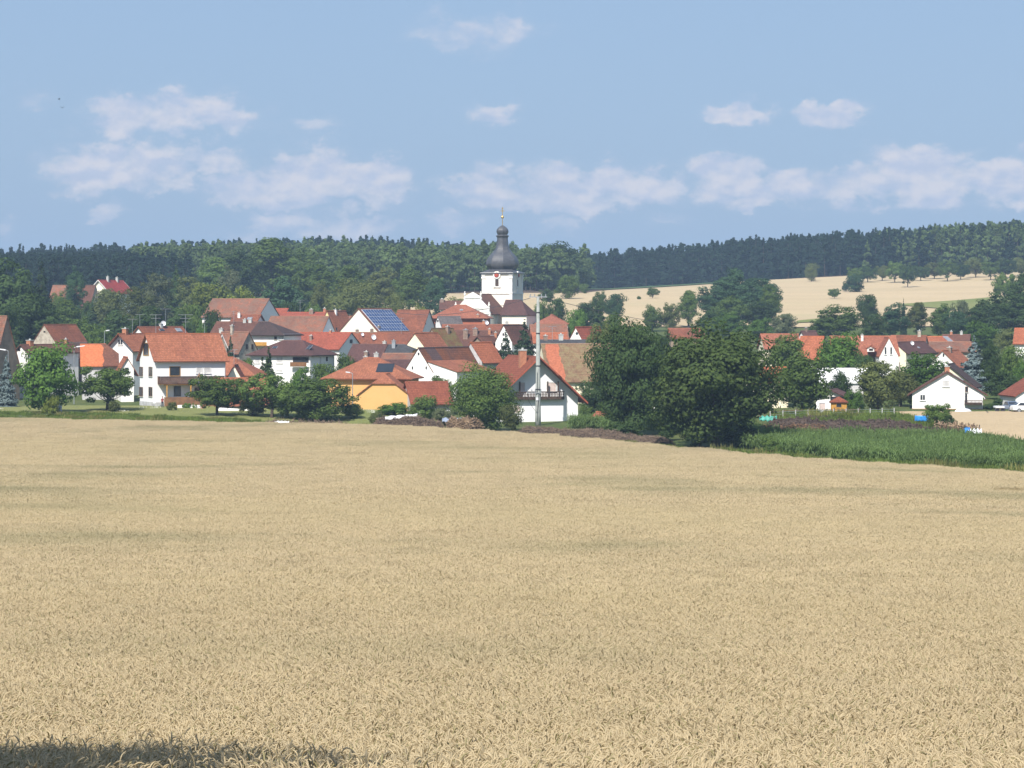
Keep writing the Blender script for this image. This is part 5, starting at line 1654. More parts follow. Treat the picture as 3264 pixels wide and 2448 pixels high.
for a in [
    # upper left slope
    ('tall', 40, 200, 820, 660, 'leaf_dark', 'huge dark broadleaf tree at the left picture edge above the brown barn'),
    ('spruce', 133, 135, 829, 655, 'needle', 'tall pointed dark spruce beside the huge tree at upper left'),
    ('tall', 112, 170, 935, 622, 'leaf_dark', 'dense dark tree directly behind the stone-gabled barn'),
    ('broad', 12, 150, 965, 612, 'leaf_dark', 'dark lower tree behind the tall brown barn at the left edge'),
    ('birch', 237, 84, 847, 785, 'leaf_blue', 'slender deep green tree standing between the hillside barn and the scarlet roof'),
    ('tall', 215, 120, 955, 705, 'leaf_mid', 'green tree below the slender deep green tree on the left slope'),
    ('spruce', 296, 115, 975, 690, 'needle', 'short dark conifer in front of the grey-gabled barn'),
    ('broad', 250, 130, 1008, 640, 'leaf_mid', 'leafy tree right of the stone-gabled barn roof'),
    ('broad', 352, 120, 925, 760, 'leaf_olive', 'olive tree covering the foot of the scarlet-roofed house'),
    ('birch', 500, 112, 868, 745, 'leaf_grey', 'tall pale birch with light trunk above the aerials'),
    ('birch', 432, 112, 898, 735, 'leaf_olive', 'birch right of the scarlet roof on the slope'),
    ('spruce', 562, 110, 843, 800, 'leaf_dark', 'dark pointed tree rising behind the pale birches'),
    ('birch', 606, 104, 878, 790, 'leaf_olive', 'olive birch right of the dark pointed tree'),
    ('tall', 372, 140, 985, 665, 'leaf_dark', 'dark tree behind the gabled house left of the aerials'),
    ('tall', 472, 150, 975, 645, 'leaf_dark', 'dark tree beneath the pale birches'),
    ('tall', 562, 120, 985, 632, 'leaf_dark', 'dark tree left of the white-gabled barn'),
    ('broad', 320, 100, 1030, 605, 'leaf_mid', 'mid-green tree behind the deep-eaved orange gable house'),
    ('broad', 618, 100, 965, 655, 'leaf_mid', 'green tree touching the left end of the white-gabled barn'),
    ('broad', 676, 88, 968, 612, 'leaf_dark', 'round dark tree in front of the white-gabled barn roof'),
    ('broad', 645, 60, 1018, 585, 'leaf_fresh', 'small fresh green tree left of the brown-roofed house'),
    ('broad', 668, 150, 900, 745, 'leaf_yellow', 'yellow-green tree above the left end of the white-gabled barn'),
    ('broad', 775, 130, 908, 720, 'leaf_yellow', 'yellow-green tree above the middle of the white-gabled barn'),
    ('birch', 735, 84, 846, 850, 'leaf_grey', 'grey-green rounded tree behind the yellow-green trees'),
    ('tall', 872, 190, 757, 965, 'leaf_mid', 'broad high tree crest breaking the skyline left of the church'),
    ('tall', 780, 150, 792, 935, 'leaf_dark', 'dark tree just left of the high skyline tree'),
    ('tall', 965, 150, 792, 985, 'leaf_mid', 'tree just right of the high skyline tree'),
    ('tall', 690, 140, 820, 950, 'leaf_mid', 'tree sloping down left of the dark skyline trees'),
    ('tall', 906, 150, 878, 760, 'leaf_blue', 'deep green round tree right of the white-gabled barn'),
    ('broad', 1018, 92, 893, 780, 'leaf_olive', 'brownish olive tree between two big round trees'),
    ('tall', 1005, 140, 842, 880, 'leaf_mid', 'large mid-green tree behind the brownish olive one'),
    ('willow', 1128, 182, 883, 762, 'leaf_olive', 'wide domed olive willow behind the solar house'),
    ('broad', 1252, 105, 922, 752, 'leaf_olive', 'lower olive tree right of the domed willow'),
    ('tall', 1110, 140, 845, 900, 'leaf_mid', 'green tree rising behind the domed willow'),
    ('tall', 1215, 130, 850, 890, 'leaf_olive', 'olive crown on the slope above the rust barn'),
    ('tall', 1305, 120, 842, 865, 'leaf_mid', 'tall tree left of the church above the salmon roof'),
    ('tall', 1388, 96, 885, 840, 'leaf_blue', 'deep green tree nearest the church on its left side'),
    ('broad', 1347, 56, 965, 725, 'leaf_yellow', 'small yellow-green tree left of the salmon roof'),
    ('broad', 1002, 90, 960, 705, 'leaf_mid', 'low tree behind the red ridge roof'),
    ('broad', 930, 80, 960, 715, 'leaf_dark', 'low dark tree behind the far red cottage'),
    ('broad', 1460, 90, 944, 830, 'leaf_yellow', 'yellow-green bushy tree just left of the church facade'),
    ('tall', 1775, 165, 766, 1170, 'leaf_dark', 'dark rounded trees of the wood edge right of the dome'),
    # right of the church
    ('broad', 1810, 82, 878, 1005, 'leaf_mid', 'free-standing round tree right of the church tower'),
    ('broad', 1742, 60, 918, 975, 'leaf_dark', 'low dark tree beside the church tower on the field'),
    ('bush', 1862, 36, 903, 1085, 'leaf_mid', 'small bush on the field near the green strip', 'field_bush'),
    ('broad', 1775, 72, 948, 765, 'leaf_dark', 'dark tree behind the salmon hip roof beside the choir'),
    ('broad', 1722, 58, 952, 765, 'leaf_mid', 'tree between choir roof and concrete mast top'),
    ('broad', 1912, 62, 924, 850, 'leaf_dark', 'dark tree at the lower edge of the hillside field'),
    ('broad', 1962, 68, 934, 832, 'leaf_blue', 'deep green tree beside the dark one at the field edge'),
    ('broad', 1868, 84, 955, 790, 'leaf_dark', 'dark tree mass behind the white gable with round window'),
    ('spruce', 1908, 95, 962, 725, 'leaf_dark', 'broad conifer behind the slate roof'),
    ('broad', 1840, 76, 984, 700, 'leaf_fresh', 'fresh green tree right of the salmon hip roof'),
    ('broad', 1955, 74, 990, 690, 'leaf_mid', 'green tree above the left walnut crown'),
    ('fruit', 2080, 46, 916, 1010, 'leaf_mid', 'lone fruit tree in the middle of the hillside field'),
    ('bush', 2037, 16, 943, 1000, 'leaf_mid', 'tiny bush left of the lone fruit tree', 'field_bush'),
    ('broad', 2080, 66, 968, 770, 'leaf_mid', 'first small tree of the row above the left walnut'),
    ('broad', 2135, 72, 962, 772, 'leaf_olive', 'olive small tree in the row above the walnuts'),
    ('tall', 2194, 72, 925, 792, 'leaf_mid', 'taller tree at the right end of the row above the walnuts'),
    ('tall', 2335, 160, 852, 835, 'leaf_blue', 'highest crown of the big tree group on the field'),
    ('tall', 2272, 115, 905, 825, 'leaf_blue', 'left crown of the big tree group on the field'),
    ('tall', 2412, 150, 886, 824, 'leaf_blue', 'right crown of the big tree group on the field'),
    ('tall', 2455, 76, 905, 818, 'leaf_mid', 'narrow right flank of the big tree group on the field'),
    ('broad', 2335, 130, 940, 795, 'leaf_mid', 'front tree of the big tree group on the field'),
    ('broad', 2425, 130, 958, 795, 'leaf_dark', 'dark front tree right in the big tree group'),
    ('broad', 2258, 90, 985, 745, 'leaf_dark', 'dark tree at the foot of the big tree group'),
    ('broad', 2328, 110, 990, 722, 'leaf_fresh', 'fresh green tree at the foot of the big tree group'),
    ('broad', 2500, 88, 998, 725, 'leaf_grey', 'grey-green tree right below the big tree group'),
    ('broad', 2420, 90, 1010, 705, 'leaf_fresh', 'green tree between big tree group and walnut crown'),
    ('broad', 1912, 124, 1018, 505, 'leaf_olive', 'olive-green tree pressing against the left walnut crown'),
    ('broad', 2180, 90, 1072, 480, 'leaf_mid', 'tree filling the gap between the two walnut crowns'),
    ('broad', 2110, 90, 1050, 500, 'leaf_dark', 'dark tree behind the meeting of the walnut crowns'),
    # belt on the right
    ('tall', 2672, 158, 968, 705, 'leaf_mid', 'wide green tree at the left end of the right-hand tree belt'),
    ('broad', 2765, 78, 936, 800, 'leaf_dark', 'dark round tree standing up behind the tree belt'),
    ('tall', 2848, 98, 963, 725, 'leaf_blue', 'deep green tree in the belt above the dormer house'),
    ('spruce', 2880, 24, 948, 745, 'needle', 'thin conifer tip in the tree belt'),
    ('tall', 2925, 84, 963, 742, 'leaf_olive', 'olive tree in the belt above the cream gable'),
    ('tall', 3000, 88, 966, 725, 'leaf_mid', 'mid-green tree in the belt above the bright orange roof'),
    ('bush', 3060, 58, 953, 770, 'leaf_grey', 'grey thin-leaved bush at the edge of the green meadow'),
    ('broad', 3050, 92, 988, 692, 'leaf_blue', 'deep green tree above the blue spruce'),
    ('tall', 3130, 125, 953, 705, 'leaf_dark', 'dark tree in the belt left of the picture edge'),
    ('tall', 3212, 150, 918, 725, 'leaf_dark', 'big dark tree in the belt near the right picture edge'),
    ('tall', 3275, 130, 868, 765, 'leaf_dark', 'tallest dark tree cut by the right picture edge'),
    ('broad', 3122, 135, 1020, 645, 'leaf_fresh', 'fresh green tree below the dark belt near the blue spruce'),
    ('broad', 3222, 112, 1042, 600, 'leaf_olive', 'olive tree left of the orange roof at the picture edge'),
    ('broad', 2788, 92, 1000, 695, 'leaf_dark', 'dark tree behind the ridge of the dormer house'),
    ('broad', 2610, 70, 1010, 715, 'leaf_dark', 'dark tree at the left tip of the right-hand belt'),
    ('fruit', 3203, 78, 866, 935, 'leaf_mid', 'fruit tree on the meadow slope near the right edge'),
    # hillside
    ('fruit', 2660, 44, 918, 1008, 'leaf_mid', 'small lone fruit tree low on the hillside field'),
    ('bush', 2722, 76, 873, 1085, 'leaf_blue', 'dark bushy juniper sitting on the hillside field', 'juniper'),
    ('fruit', 2893, 68, 842, 1135, 'leaf_dark', 'wide-crowned fruit tree alone in the hillside field'),
    ('broad', 2587, 46, 838, 1240, 'leaf_olive', 'pale round tree in front of the dark forest edge'),
    # gardens in front
    ('broad', 148, 212, 1082, 432, 'leaf_fresh', 'bushy fresh green tree on the lawn at far left'),
    ('fruit', 342, 222, 1166, 441, 'leaf_mid', 'fruit tree on the lawn left of the big white house'),
    ('bush', 364, 42, 1277, 437, 'leaf_olive', 'small round bush on the lawn left of the big white house'),
    ('bush', 547, 40, 1280, 441, 'leaf_olive', 'small round bush in front of the terrace'),
    ('blue_spruce', 20, 74, 1124, 455, 'needle_blue', 'small blue spruce at the left picture edge'),
    ('fruit', 692, 198, 1192, 428, 'leaf_mid', 'fruit tree in front of the big orange barn roof'),
    ('fruit', 866, 215, 1188, 425, 'leaf_mid', 'left of the two fruit trees before the orange house'),
    ('broad', 1022, 225, 1198, 421, 'leaf_mid', 'right of the two leafy trees before the orange house'),
    ('spruce', 735, 62, 1064, 505, 'needle', 'small pointed spruce by the stone house'),
    ('cypress', 836, 44, 1135, 485, 'leaf_dark', 'shorter of two slim cypresses before the plum hip roof'),
    ('cypress', 856, 60, 1108, 483, 'leaf_dark', 'taller of two slim cypresses before the plum hip roof'),
    ('broad', 1030, 92, 1156, 476, 'leaf_mid', 'tree right of the loggia of the plum-roofed house'),
    ('broad', 1100, 84, 1122, 510, 'leaf_mid', 'round tree in front of the plum barn'),
    ('bush', 788, 64, 1138, 495, 'leaf_mid', 'bush at the corner below the stone gable'),
    ('bush', 955, 80, 1168, 478, 'leaf_fresh', 'bush below the wooden loggia'),
    ('willow', 1538, 222, 1146, 399, 'leaf_mid', 'large ball-shaped willow bush left of the concrete mast'),
    ('bush', 1630, 80, 1285, 394, 'leaf_olive', 'olive scrub at the right foot of the ball-shaped willow'),
    ('bush', 1258, 110, 1282, 429, 'leaf_fresh', 'green shrub in front of the orange house wall'),
    ('bush', 1352, 100, 1258, 426, 'leaf_mid', 'shrub before the low red-brown barn'),
    ('bush', 1415, 76, 1298, 414, 'leaf_grey', 'grey-green shrub left of the ball-shaped willow'),
    ('bush', 1395, 110, 1196, 462, 'leaf_mid', 'bush tips before the large white gable'),
    ('spruce', 1612, 104, 1050, 522, 'needle', 'left and smaller of the two dark spruces in the village'),
    ('spruce', 1672, 128, 1018, 526, 'needle', 'right and taller of the two dark spruces in the village'),
    ('walnut', 2012, 262, 998, 374, 'leaf_dark', 'left dark walnut tree at the edge of the wheat field'),
    ('walnut', 2280, 435, 1012, 347, 'leaf_walnut', 'right wide walnut tree at the edge of the wheat field'),
    ('bush', 2230, 130, 1345, 348, 'leaf_dark', 'dark shrub under the left half of the wide walnut'),
    ('bush', 2370, 140, 1352, 347, 'leaf_dark', 'dark shrub under the right half of the wide walnut'),
    ('bush', 2455, 76, 1392, 322, 'leaf_mid', 'low shrub at the maize corner right of the walnuts'),
    ('bush', 2130, 80, 1350, 362, 'leaf_dark', 'dark shrub between the two walnut trunks'),
    ('broad', 1893, 110, 1212, 437, 'leaf_dark', 'dark tree right beside the chalet-style house'),
    ('bush', 1872, 60, 1292, 421, 'leaf_mid', 'bush at the right corner of the chalet-style house'),
    ('bush', 1978, 50, 1298, 412, 'leaf_fresh', 'fresh shrub behind the small orange-roofed shed'),
    ('bush', 805, 90, 1262, 428, 'leaf_olive', 'olive shrub at the left foot of the fruit trees before the orange house'),
    ('bush', 950, 150, 1240, 424, 'leaf_mid', 'leafy shrub joining the two trees before the orange house'),
    ('bush', 1125, 80, 1285, 424, 'leaf_mid', 'shrub against the left corner of the orange house'),
    ('bush', 1200, 60, 1308, 414, 'leaf_olive', 'low scrub just left of the brushwood heap'),
    ('bush', 1985, 130, 1345, 368, 'leaf_dark', 'dark scrub at the foot of the left walnut'),
    ('broad', 185, 76, 925, 795, 'leaf_mid', 'tree hiding the middle of the hillside barn'),
    ('broad', 335, 86, 918, 850, 'leaf_olive', 'olive tree hiding the front of the scarlet-roofed house'),
    ('broad', 282, 60, 948, 770, 'leaf_dark', 'dark tree before the wall of the grey-gabled barn'),
    # gardens on the right
    ('broad', 2505, 160, 1056, 482, 'leaf_mid', 'tree in front of the salmon roofed house'),
    ('broad', 2560, 200, 1136, 404, 'leaf_mid', 'broad garden tree right of the walnuts'),
    ('broad', 2682, 184, 1054, 470, 'leaf_fresh', 'full green tree between bright orange roof and dormer house'),
    ('broad', 2674, 84, 1176, 431, 'leaf_dark', 'dark small tree in front of the white hall'),
    ('broad', 2798, 160, 1148, 409, 'leaf_olive', 'olive garden tree right of the white hall'),
    ('bush', 2718, 90, 1240, 405, 'leaf_fresh', 'fresh green shrub right of the wooden hut'),
    ('broad', 2938, 168, 1118, 447, 'leaf_fresh', 'green tree behind the left end of the broad white house'),
    ('broad', 2872, 116, 1180, 428, 'leaf_olive', 'olive tree just left of the broad white house'),
    ('broad', 2760, 90, 1118, 462, 'leaf_dark', 'dark tree below the eaves of the dormer house'),
    ('fruit', 2990, 98, 1284, 367, 'leaf_mid', 'low fruit tree in front of the broad white house'),
    ('bush', 3028, 46, 1322, 365, 'leaf_dark', 'dark shrub beside the low fruit tree'),
    ('blue_spruce', 3105, 124, 1068, 473, 'needle_blue', 'tall blue spruce above the broad white house'),
    ('broad', 3163, 96, 1085, 472, 'leaf_dark', 'dark tree right of the tall blue spruce'),
    ('broad', 3228, 96, 1102, 464, 'leaf_mid', 'green tree between dark tree and right picture edge'),
    ('broad', 3190, 120, 1175, 446, 'leaf_dark', 'dark lower tree right of the broad white house'),
    ('broad', 3270, 90, 1145, 452, 'leaf_fresh', 'fresh green tree behind the house at the right edge'),
    ('bush', 3155, 48, 1284, 419, 'leaf_dark', 'dark hedge bush at the right corner of the broad white house'),
    ('bush', 3190, 60, 1268, 428, 'leaf_dark', 'dark hedge bush behind the parked cars'),
    ('bush', 2886, 40, 1334, 362, 'leaf_yellow', 'yellow-green bush growing on the dark soil heap'),
    ('bush', 2694, 44, 1312, 378, 'leaf_yellow', 'yellow-green sapling in front of the wooden hut'),
    ('bush', 165, 60, 1258, 428, 'leaf_yellow', 'pale shrub at the right foot of the bushy lawn tree'),
]:
    tree(*a)
for i, (px, yt, w) in enumerate([(2725, 850, 62), (2766, 846, 70), (2812, 844, 62), (2852, 832, 74), (2935, 846, 60), (2978, 834, 76), (3020, 830, 70), (3062, 838, 64),
                                 (3110, 820, 76), (3158, 830, 70), (3204, 822, 76), (3256, 818, 80), (3310, 820, 80)]):
    tree('fruit', px, w, yt, 1190 + (i % 3) * 14, ('leaf_mid', 'leaf_dark', 'leaf_olive')[i % 3], '%s orchard tree from the left in the row atop the hillside field' % ('first second third fourth fifth sixth seventh eighth ninth tenth eleventh twelfth thirteenth'.split()[i]),
         group='orchard row on the hillside')
# the tree beside the field road whose shade reaches the near corner of the wheat
r = empty('roadside_tree', (-12.9, 13.6, T(-12.9, 13.6)), 1.0); r.scale = (1.0, 1.0, 1.12)
tag(r, 'roadside tree left of the view that shades the nearest wheat', 'tree')
for nm, me in (('trunk', TREE['walnut'][0][3]), ('crown', TREE['walnut'][0][2])): link(bpy.data.objects.new(nm, me), r)

# ---------------------------------------------------------------- mast, heaps, lamps, vehicles, people
def at(px, py, d): return Vector((PX(px, d), d, PZ(py, d)))


def gnd(px, d, dz=0.0): return Vector((PX(px, d), d, T(PX(px, d), d) + dz))


# concrete mast
b = gnd(1715, 417, -.3); top = PZ(948, 417) - b.z
r = empty('concrete_mast', b); tag(r, 'tall tapered grey concrete mast in front of the chalet-style house', 'mast')
mb = MB(); mb.lathe([(.42, 0), (.40, top * .1), (.20, top)], 14); mb.obj('shaft', M['mast'], r, sm=True)
for fr, rad in ((.72, .33), (.47, .38), (.29, .42), (.88, .29)):
    mb = MB(); mb.lathe([(rad - .07, top * fr), (rad, top * fr + .02), (rad, top * fr + .14), (rad - .07, top * fr + .16)], 12); mb.obj('clamp_band', M['dark_metal'], r)
mb = MB(); mb.box(-1.3, -.1, top + .002, 1.3, .1, top + .14)
for x in (-1.1, -.5, .5, 1.1): mb.lathe([(.07, top + .14), (.09, top + .3), (.05, top + .36), (.09, top + .44), (.03, top + .5)], 8, (x, 0))
mb.obj('crossarm', M['metal'], r)
z1 = top * .265
mb = MB(); mb.box(-1.6, -.5, z1, .5, -.42, z1 + .1)
for x in (-1.5, -.9, -.4, .4): mb.lathe([(.06, z1 + .1), (.09, z1 + .3), (.05, z1 + .36), (.1, z1 + .5), (.03, z1 + .56)], 8, (x, -.46))
mb.obj('lower_crossarm', M['metal'], r)
mb = MB(); mb.tube([(-1.5, -.46, z1), (-1.3, -.5, z1 - 1.2), (-.6, -.46, z1 - 2.3), (-.1, -.45, z1 - 2.8)], .025, 5); mb.tube([(-.1, -.44, z1 + 3), (-.12, -.46, z1)], .03, 5)
mb.tube([(.1, -.44, z1 - .2), (-.05, -.46, z1 - 2.2), (-.08, -.46, z1 - 4)], .04, 5); mb.obj('cable', M['dark_metal'], r)
mb = MB(); mb.box(-.3, -.46, top * .21, .12, -.40, top * .21 + .42); mb.obj('warning_plate', M['tarp_white'], r)
for (px, py, d), (qx, qy, e), lab in (((1690, 950, 417), (1180, 975, 640), 'thin overhead cable from the mast across the roofs to the left'),
                                     ((1740, 950, 417), (2700, 1050, 520), 'thin overhead cable from the mast across to the right-hand houses')):
    p, q = at(px, py, d), at(qx, qy, e); pts = []
    for i in range(17):
        t = i / 16; v = p.lerp(q, t); v.z -= 4.0 * t * (1 - t) * 2.2; pts.append(v)
    o = MB().tube(pts, .035, 4).obj('overhead_cable', M['dark_metal']); tag(o, lab, 'cable')


# street lamps
def lamp(px, ytop, d, arm, label, tube=False):
    g = gnd(px, d); h_ = PZ(ytop, d) - g.z
    r = empty('street_lamp', g); tag(r, label, 'street lamp')
    mb = MB(); mb.tube([(0, 0, -.2), (0, 0, h_ * .55), (0, 0, h_)], [.08, .06, .05], 8); mb.tube([(0, 0, h_ - .02), (arm * .8, 0, h_ + .12)], .035, 6); mb.obj('pole', M['metal'], r)
    mb = MB(); s = 1 if arm > 0 else -1
    L = 1.5 if tube else .7
    mb.prism([(0, -.06), (L * .15, -.11), (L * .9, -.09), (L, 0), (L * .9, .07), (L * .1, .07)], lambda p, a: (arm * .75 + s * p[0], a, h_ + .14 + p[1] + p[0] * .12), -.14, .14)
    mb.obj('lamp_head', M['tarp_white'], r)


lamp(1124, 1190, 436, -.5, 'white street lamp in front of the orange house')
lamp(333, 1056, 560, .4, 'street lamp among the trees behind the half-renewed barn')
lamp(26, 1118, 462, -.4, 'street lamp with long white tube before the tall brown barn', True)
lamp(236, 1108, 470, .4, 'street lamp with long white tube before the half-renewed barn', True)

# utility pole on the right
r = empty('wooden_pole', gnd(2867, 428)); tag(r, 'bare wooden utility pole among the garden trees on the right', 'pole')
mb = MB(); mb.tube([(0, 0, -.3), (0, 0, PZ(1155, 428) - r.location.z)], [.13, .09], 8); mb.obj('shaft', plain('weathered_pole_wood', (.30, .27, .24), .9), r)


# heaps of brushwood and bark along the field edge
def heap(name, label, pts, width, height, mat, stick_mat, nst, seed, stick=(.4, .9, .02), hmul=(1, 1)):
    """pts: (px, d) line of the crest; a mound with loose pieces over it"""
    rr = np.random.default_rng(seed)
    Lp = interp_line(pts, 60); n = len(Lp); m = 15
    V = []; t = np.gradient(Lp, axis=0); t /= np.linalg.norm(t, axis=1, keepdims=True); nn = np.stack([-t[:, 1], t[:, 0]], -1)
    base = np.array([Lp[0][0], Lp[0][1], T(*Lp[0])])
    prof = np.sin(np.linspace(0, math.pi, m)) ** .75
    bump = (1 + .09 * np.sin(np.linspace(0, 11 + seed % 5, n)) + .05 * np.sin(np.linspace(0, 37, n) + seed)) * np.interp(np.linspace(0, 1, n), np.linspace(0, 1, len(hmul)), hmul)
    endf = np.clip(np.minimum(np.arange(n), np.arange(n)[::-1]) / 4.0, 0, 1) ** .6
    H = np.outer(height * bump * endf, prof) + rr.normal(0, .09 * height, (n, m)) * prof
    s = np.linspace(-1, 1, m)
    XY = Lp[:, None] + nn[:, None] * (s * width / 2)[None, :, None] * (.35 + .65 * endf)[:, None, None]
    Z = terr(XY[..., 0], XY[..., 1]) - .1 + H
    V = np.concatenate([XY, Z[..., None]], -1).reshape(-1, 3) - base
    idx = np.arange(n * m).reshape(n, m)
    Fq = np.stack([idx[:-1, :-1], idx[1:, :-1], idx[1:, 1:], idx[:-1, 1:]], -1).reshape(-1, 4)
    r = empty(name, base); tag(r, label, 'heap')
    link(bpy.data.objects.new('mound', np_mesh('mound', V, Fq, M[mat])), r)
    W = V.reshape(n, m, 3)
    i = rr.integers(1, n - 1, nst); j = rr.integers(1, m - 1, nst)
    C = W[i, j] + rr.normal(0, .12, (nst, 3)) * np.array([1, 1, .6])
    d = unit(rr, nst) * np.array([1, 1, .5]); d /= np.linalg.norm(d, axis=1, keepdims=True)
    L = rr.uniform(stick[0], stick[1], nst)[:, None] / 2
    b = np.cross(d, unit(rr, nst)); b /= np.linalg.norm(b, axis=1, keepdims=True); b *= stick[2]; c = np.cross(d, b)
    SV = np.stack([C - d * L + b, C - d * L - b * .5 + c * .87, C - d * L - b * .5 - c * .87, C + d * L + b, C + d * L - b * .5 + c * .87, C + d * L - b * .5 - c * .87], 1).reshape(-1, 3)
    o = np.arange(nst)[:, None] * 6
    SF = np.concatenate([o + np.array([[0, 1, 4, 3]]), o + np.array([[1, 2, 5, 4]]), o + np.array([[2, 0, 3, 5]])])
    so = bpy.data.objects.new('loose_sticks', np_mesh('loose_sticks', SV, SF, M[stick_mat])); link(so, r); so['kind'] = 'stuff'
    return r


def stick_mat(name, c, c2):
    m, nt, p = new_mat(name); p.inputs['Roughness'].default_value = .95
    g = nt.nodes.new('ShaderNodeNewGeometry')
    nt.links.new(nmix(nt, g.outputs['Random Per Island'], c, c2), p.inputs['Base Color'])
    return m


M['brush'] = stick_mat('dry_brushwood', (.29, .21, .15), (.11, .08, .06))
M['brush_pale'] = stick_mat('pale_split_wood', (.42, .30, .19), (.16, .11, .07))
M['bark_chips'] = stick_mat('bark_chips', (.13, .09, .07), (.06, .042, .036))
M['red_chips'] = stick_mat('reddish_chips', (.30, .17, .09), (.13, .085, .055))
M['dark_soil'] = plain('dark_heap_soil', (.075, .055, .045), 1, (.05, .036, .03), 2, bump=.6)
heap('brushwood_heap', 'long dark brushwood heap under a white sheet before the orange house', [(1190, 400), (1300, 398), (1412, 396)], 3.4, 1.8, 'dark_soil', 'brush', 5200, 3, hmul=(.7, 1, 1.05, 1, .7))
heap('log_heap', 'pile of pale split logs left of the ball-shaped willow', [(1432, 392), (1478, 391), (1524, 389)], 2.8, 1.85, 'dark_soil', 'brush_pale', 1700, 4, (.5, 1.1, .045))
heap('brushwood_bank', 'low brushwood bank along the wheat below the concrete mast', [(1655, 385), (1750, 380), (1850, 374), (1985, 362)], 3.0, 1.15, 'dark_soil', 'brush', 5200, 5)
heap('shaded_brushwood_bank', 'dark brushwood bank in the shade of the left walnut', [(1975, 363), (2060, 357), (2130, 352)], 2.8, .9, 'dark_soil', 'brush', 2200, 6)
heap('bark_heap', 'long dark bark heap behind the maize in front of the fence', [(2420, 364), (2650, 362), (2900, 361), (3135, 357)], 4.4, 1.95, 'dark_soil', 'bark_chips', 9000, 7, (.15, .4, .03), (1, 1, 1, .95, .9, .85, .45, .4, .35))
heap('chip_heap', 'reddish wood chip heap at the left end of the dark bark heap', [(2418, 359.5), (2520, 359), (2640, 358.5)], 2.2, 1.55, 'dark_soil', 'red_chips', 3500, 8, (.15, .4, .03))
heap('plank_heap', 'pile of brown planks beside the low fruit tree', [(2985, 362), (3050, 361), (3110, 360)], 1.8, 1.0, 'dark_soil', 'brush_pale', 900, 9, (.8, 1.8, .05))
heap('garden_heap', 'small earth heap behind the fence by the wooden hut', [(2575, 382), (2620, 381), (2655, 381)], 2, .7, 'dark_soil', 'bark_chips', 700, 10, (.2, .5, .03))
heap('old_timber_heap', 'dark timber stack under the left of the orange house trees', [(850, 411), (950, 408), (1110, 405)], 1.6, .75, 'dark_soil', 'brush', 1600, 11, (.8, 2.0, .03))


def sheet(name, label, px0, px1, d, z, mat, w=1.2, sag=.18, seed=1, dz=0):
    rr = random.Random(seed); n, m = 22, 8; V = []
    x0, x1 = PX(px0, d), PX(px1, d)
    for i in range(n):
        for j in range(m):
            t, s = i / (n - 1), j / (m - 1) - .5
            V.append((x0 + (x1 - x0) * t, d + s * w, z + dz * t + sag * (1 - (2 * s) ** 2) + sag * .5 * math.sin(i * 1.1 + j) + rr.uniform(-.06, .06) - (.35 * abs(s) * 2)))
    Fc = [(i * m + j, (i + 1) * m + j, (i + 1) * m + j + 1, i * m + j + 1) for i in range(n - 1) for j in range(m - 1)]
    mb = MB().add(V, Fc)
    o = mb.obj(name, mat, sm=True); md = o.modifiers.new('thick', 'SOLIDIFY'); md.thickness = .05
    tag(o, label, 'sheet')


sheet('white_sheet', 'crumpled white plastic sheet on the crest of the brushwood heap', 1228, 1330, 399, PZ(1329, 399), M['tarp_white'], .8, .12, 1, .35)
sheet('white_sheet', 'small white plastic sheet lying under the fruit trees', 876, 922, 406, PZ(1344, 406), M['tarp_white'], .6, .10, 2)
sheet('grey_sheet', 'blue-grey sheet behind the pile of split logs', 1410, 1470, 396, PZ(1336, 396), plain('blue_grey_sheet', (.25, .30, .40), .5), 1.4, .15, 3)
sheet('teal_sheet', 'teal tarpaulin strip right of the wide walnut', 2420, 2476, 366, PZ(1331, 366), M['tarp_green'], 1.0, .2, 4)
sheet('blue_white_sheet', 'white plastic bundle lying at the right end of the bark heap', 3086, 3128, 352, PZ(1376, 352), M['tarp_white'], 1.2, .3, 5)
sheet('blue_bundle', 'blue plastic bundle at the right end of the bark heap', 3072, 3090, 352, PZ(1374, 352), M['tarp_blue'], 1.0, .35, 6)
sheet('white_scrap', 'white scrap lying on the dark bark heap', 2809, 2817, 361, PZ(1355, 361), M['tarp_white'], .4, .1, 7)

# blue tarpaulin on a frame
r = empty('tarpaulin_screen', gnd(2942, 371)); tag(r, 'bright blue tarpaulin stretched beside the low fruit tree', 'tarpaulin')
w = 52 / F * 371; z0, z1 = PZ(1343, 371) - r.location.z, PZ(1325, 371) - r.location.z
V = []; n = 14
for i in range(n):
    for j in range(5): V.append((-w / 2 + w * i / (n - 1), .06 * math.sin(i * 1.3 + j * .9), z0 + (z1 - z0) * j / 4 + .03 * math.sin(i * 2.1)))
mb = MB().add(V, [(i * 5 + j, (i + 1) * 5 + j, (i + 1) * 5 + j + 1, i * 5 + j + 1) for i in range(n - 1) for j in range(4)])
o = mb.obj('sheet', M['tarp_blue'], r, sm=True); o.modifiers.new('thick', 'SOLIDIFY').thickness = .03
for x in (-w / 2, 0, w / 2):
    mb = MB(); mb.tube([(x, .15, -.3), (x, .15, z1 + .1)], .05, 6); mb.obj('post', M['old_wood'], r)


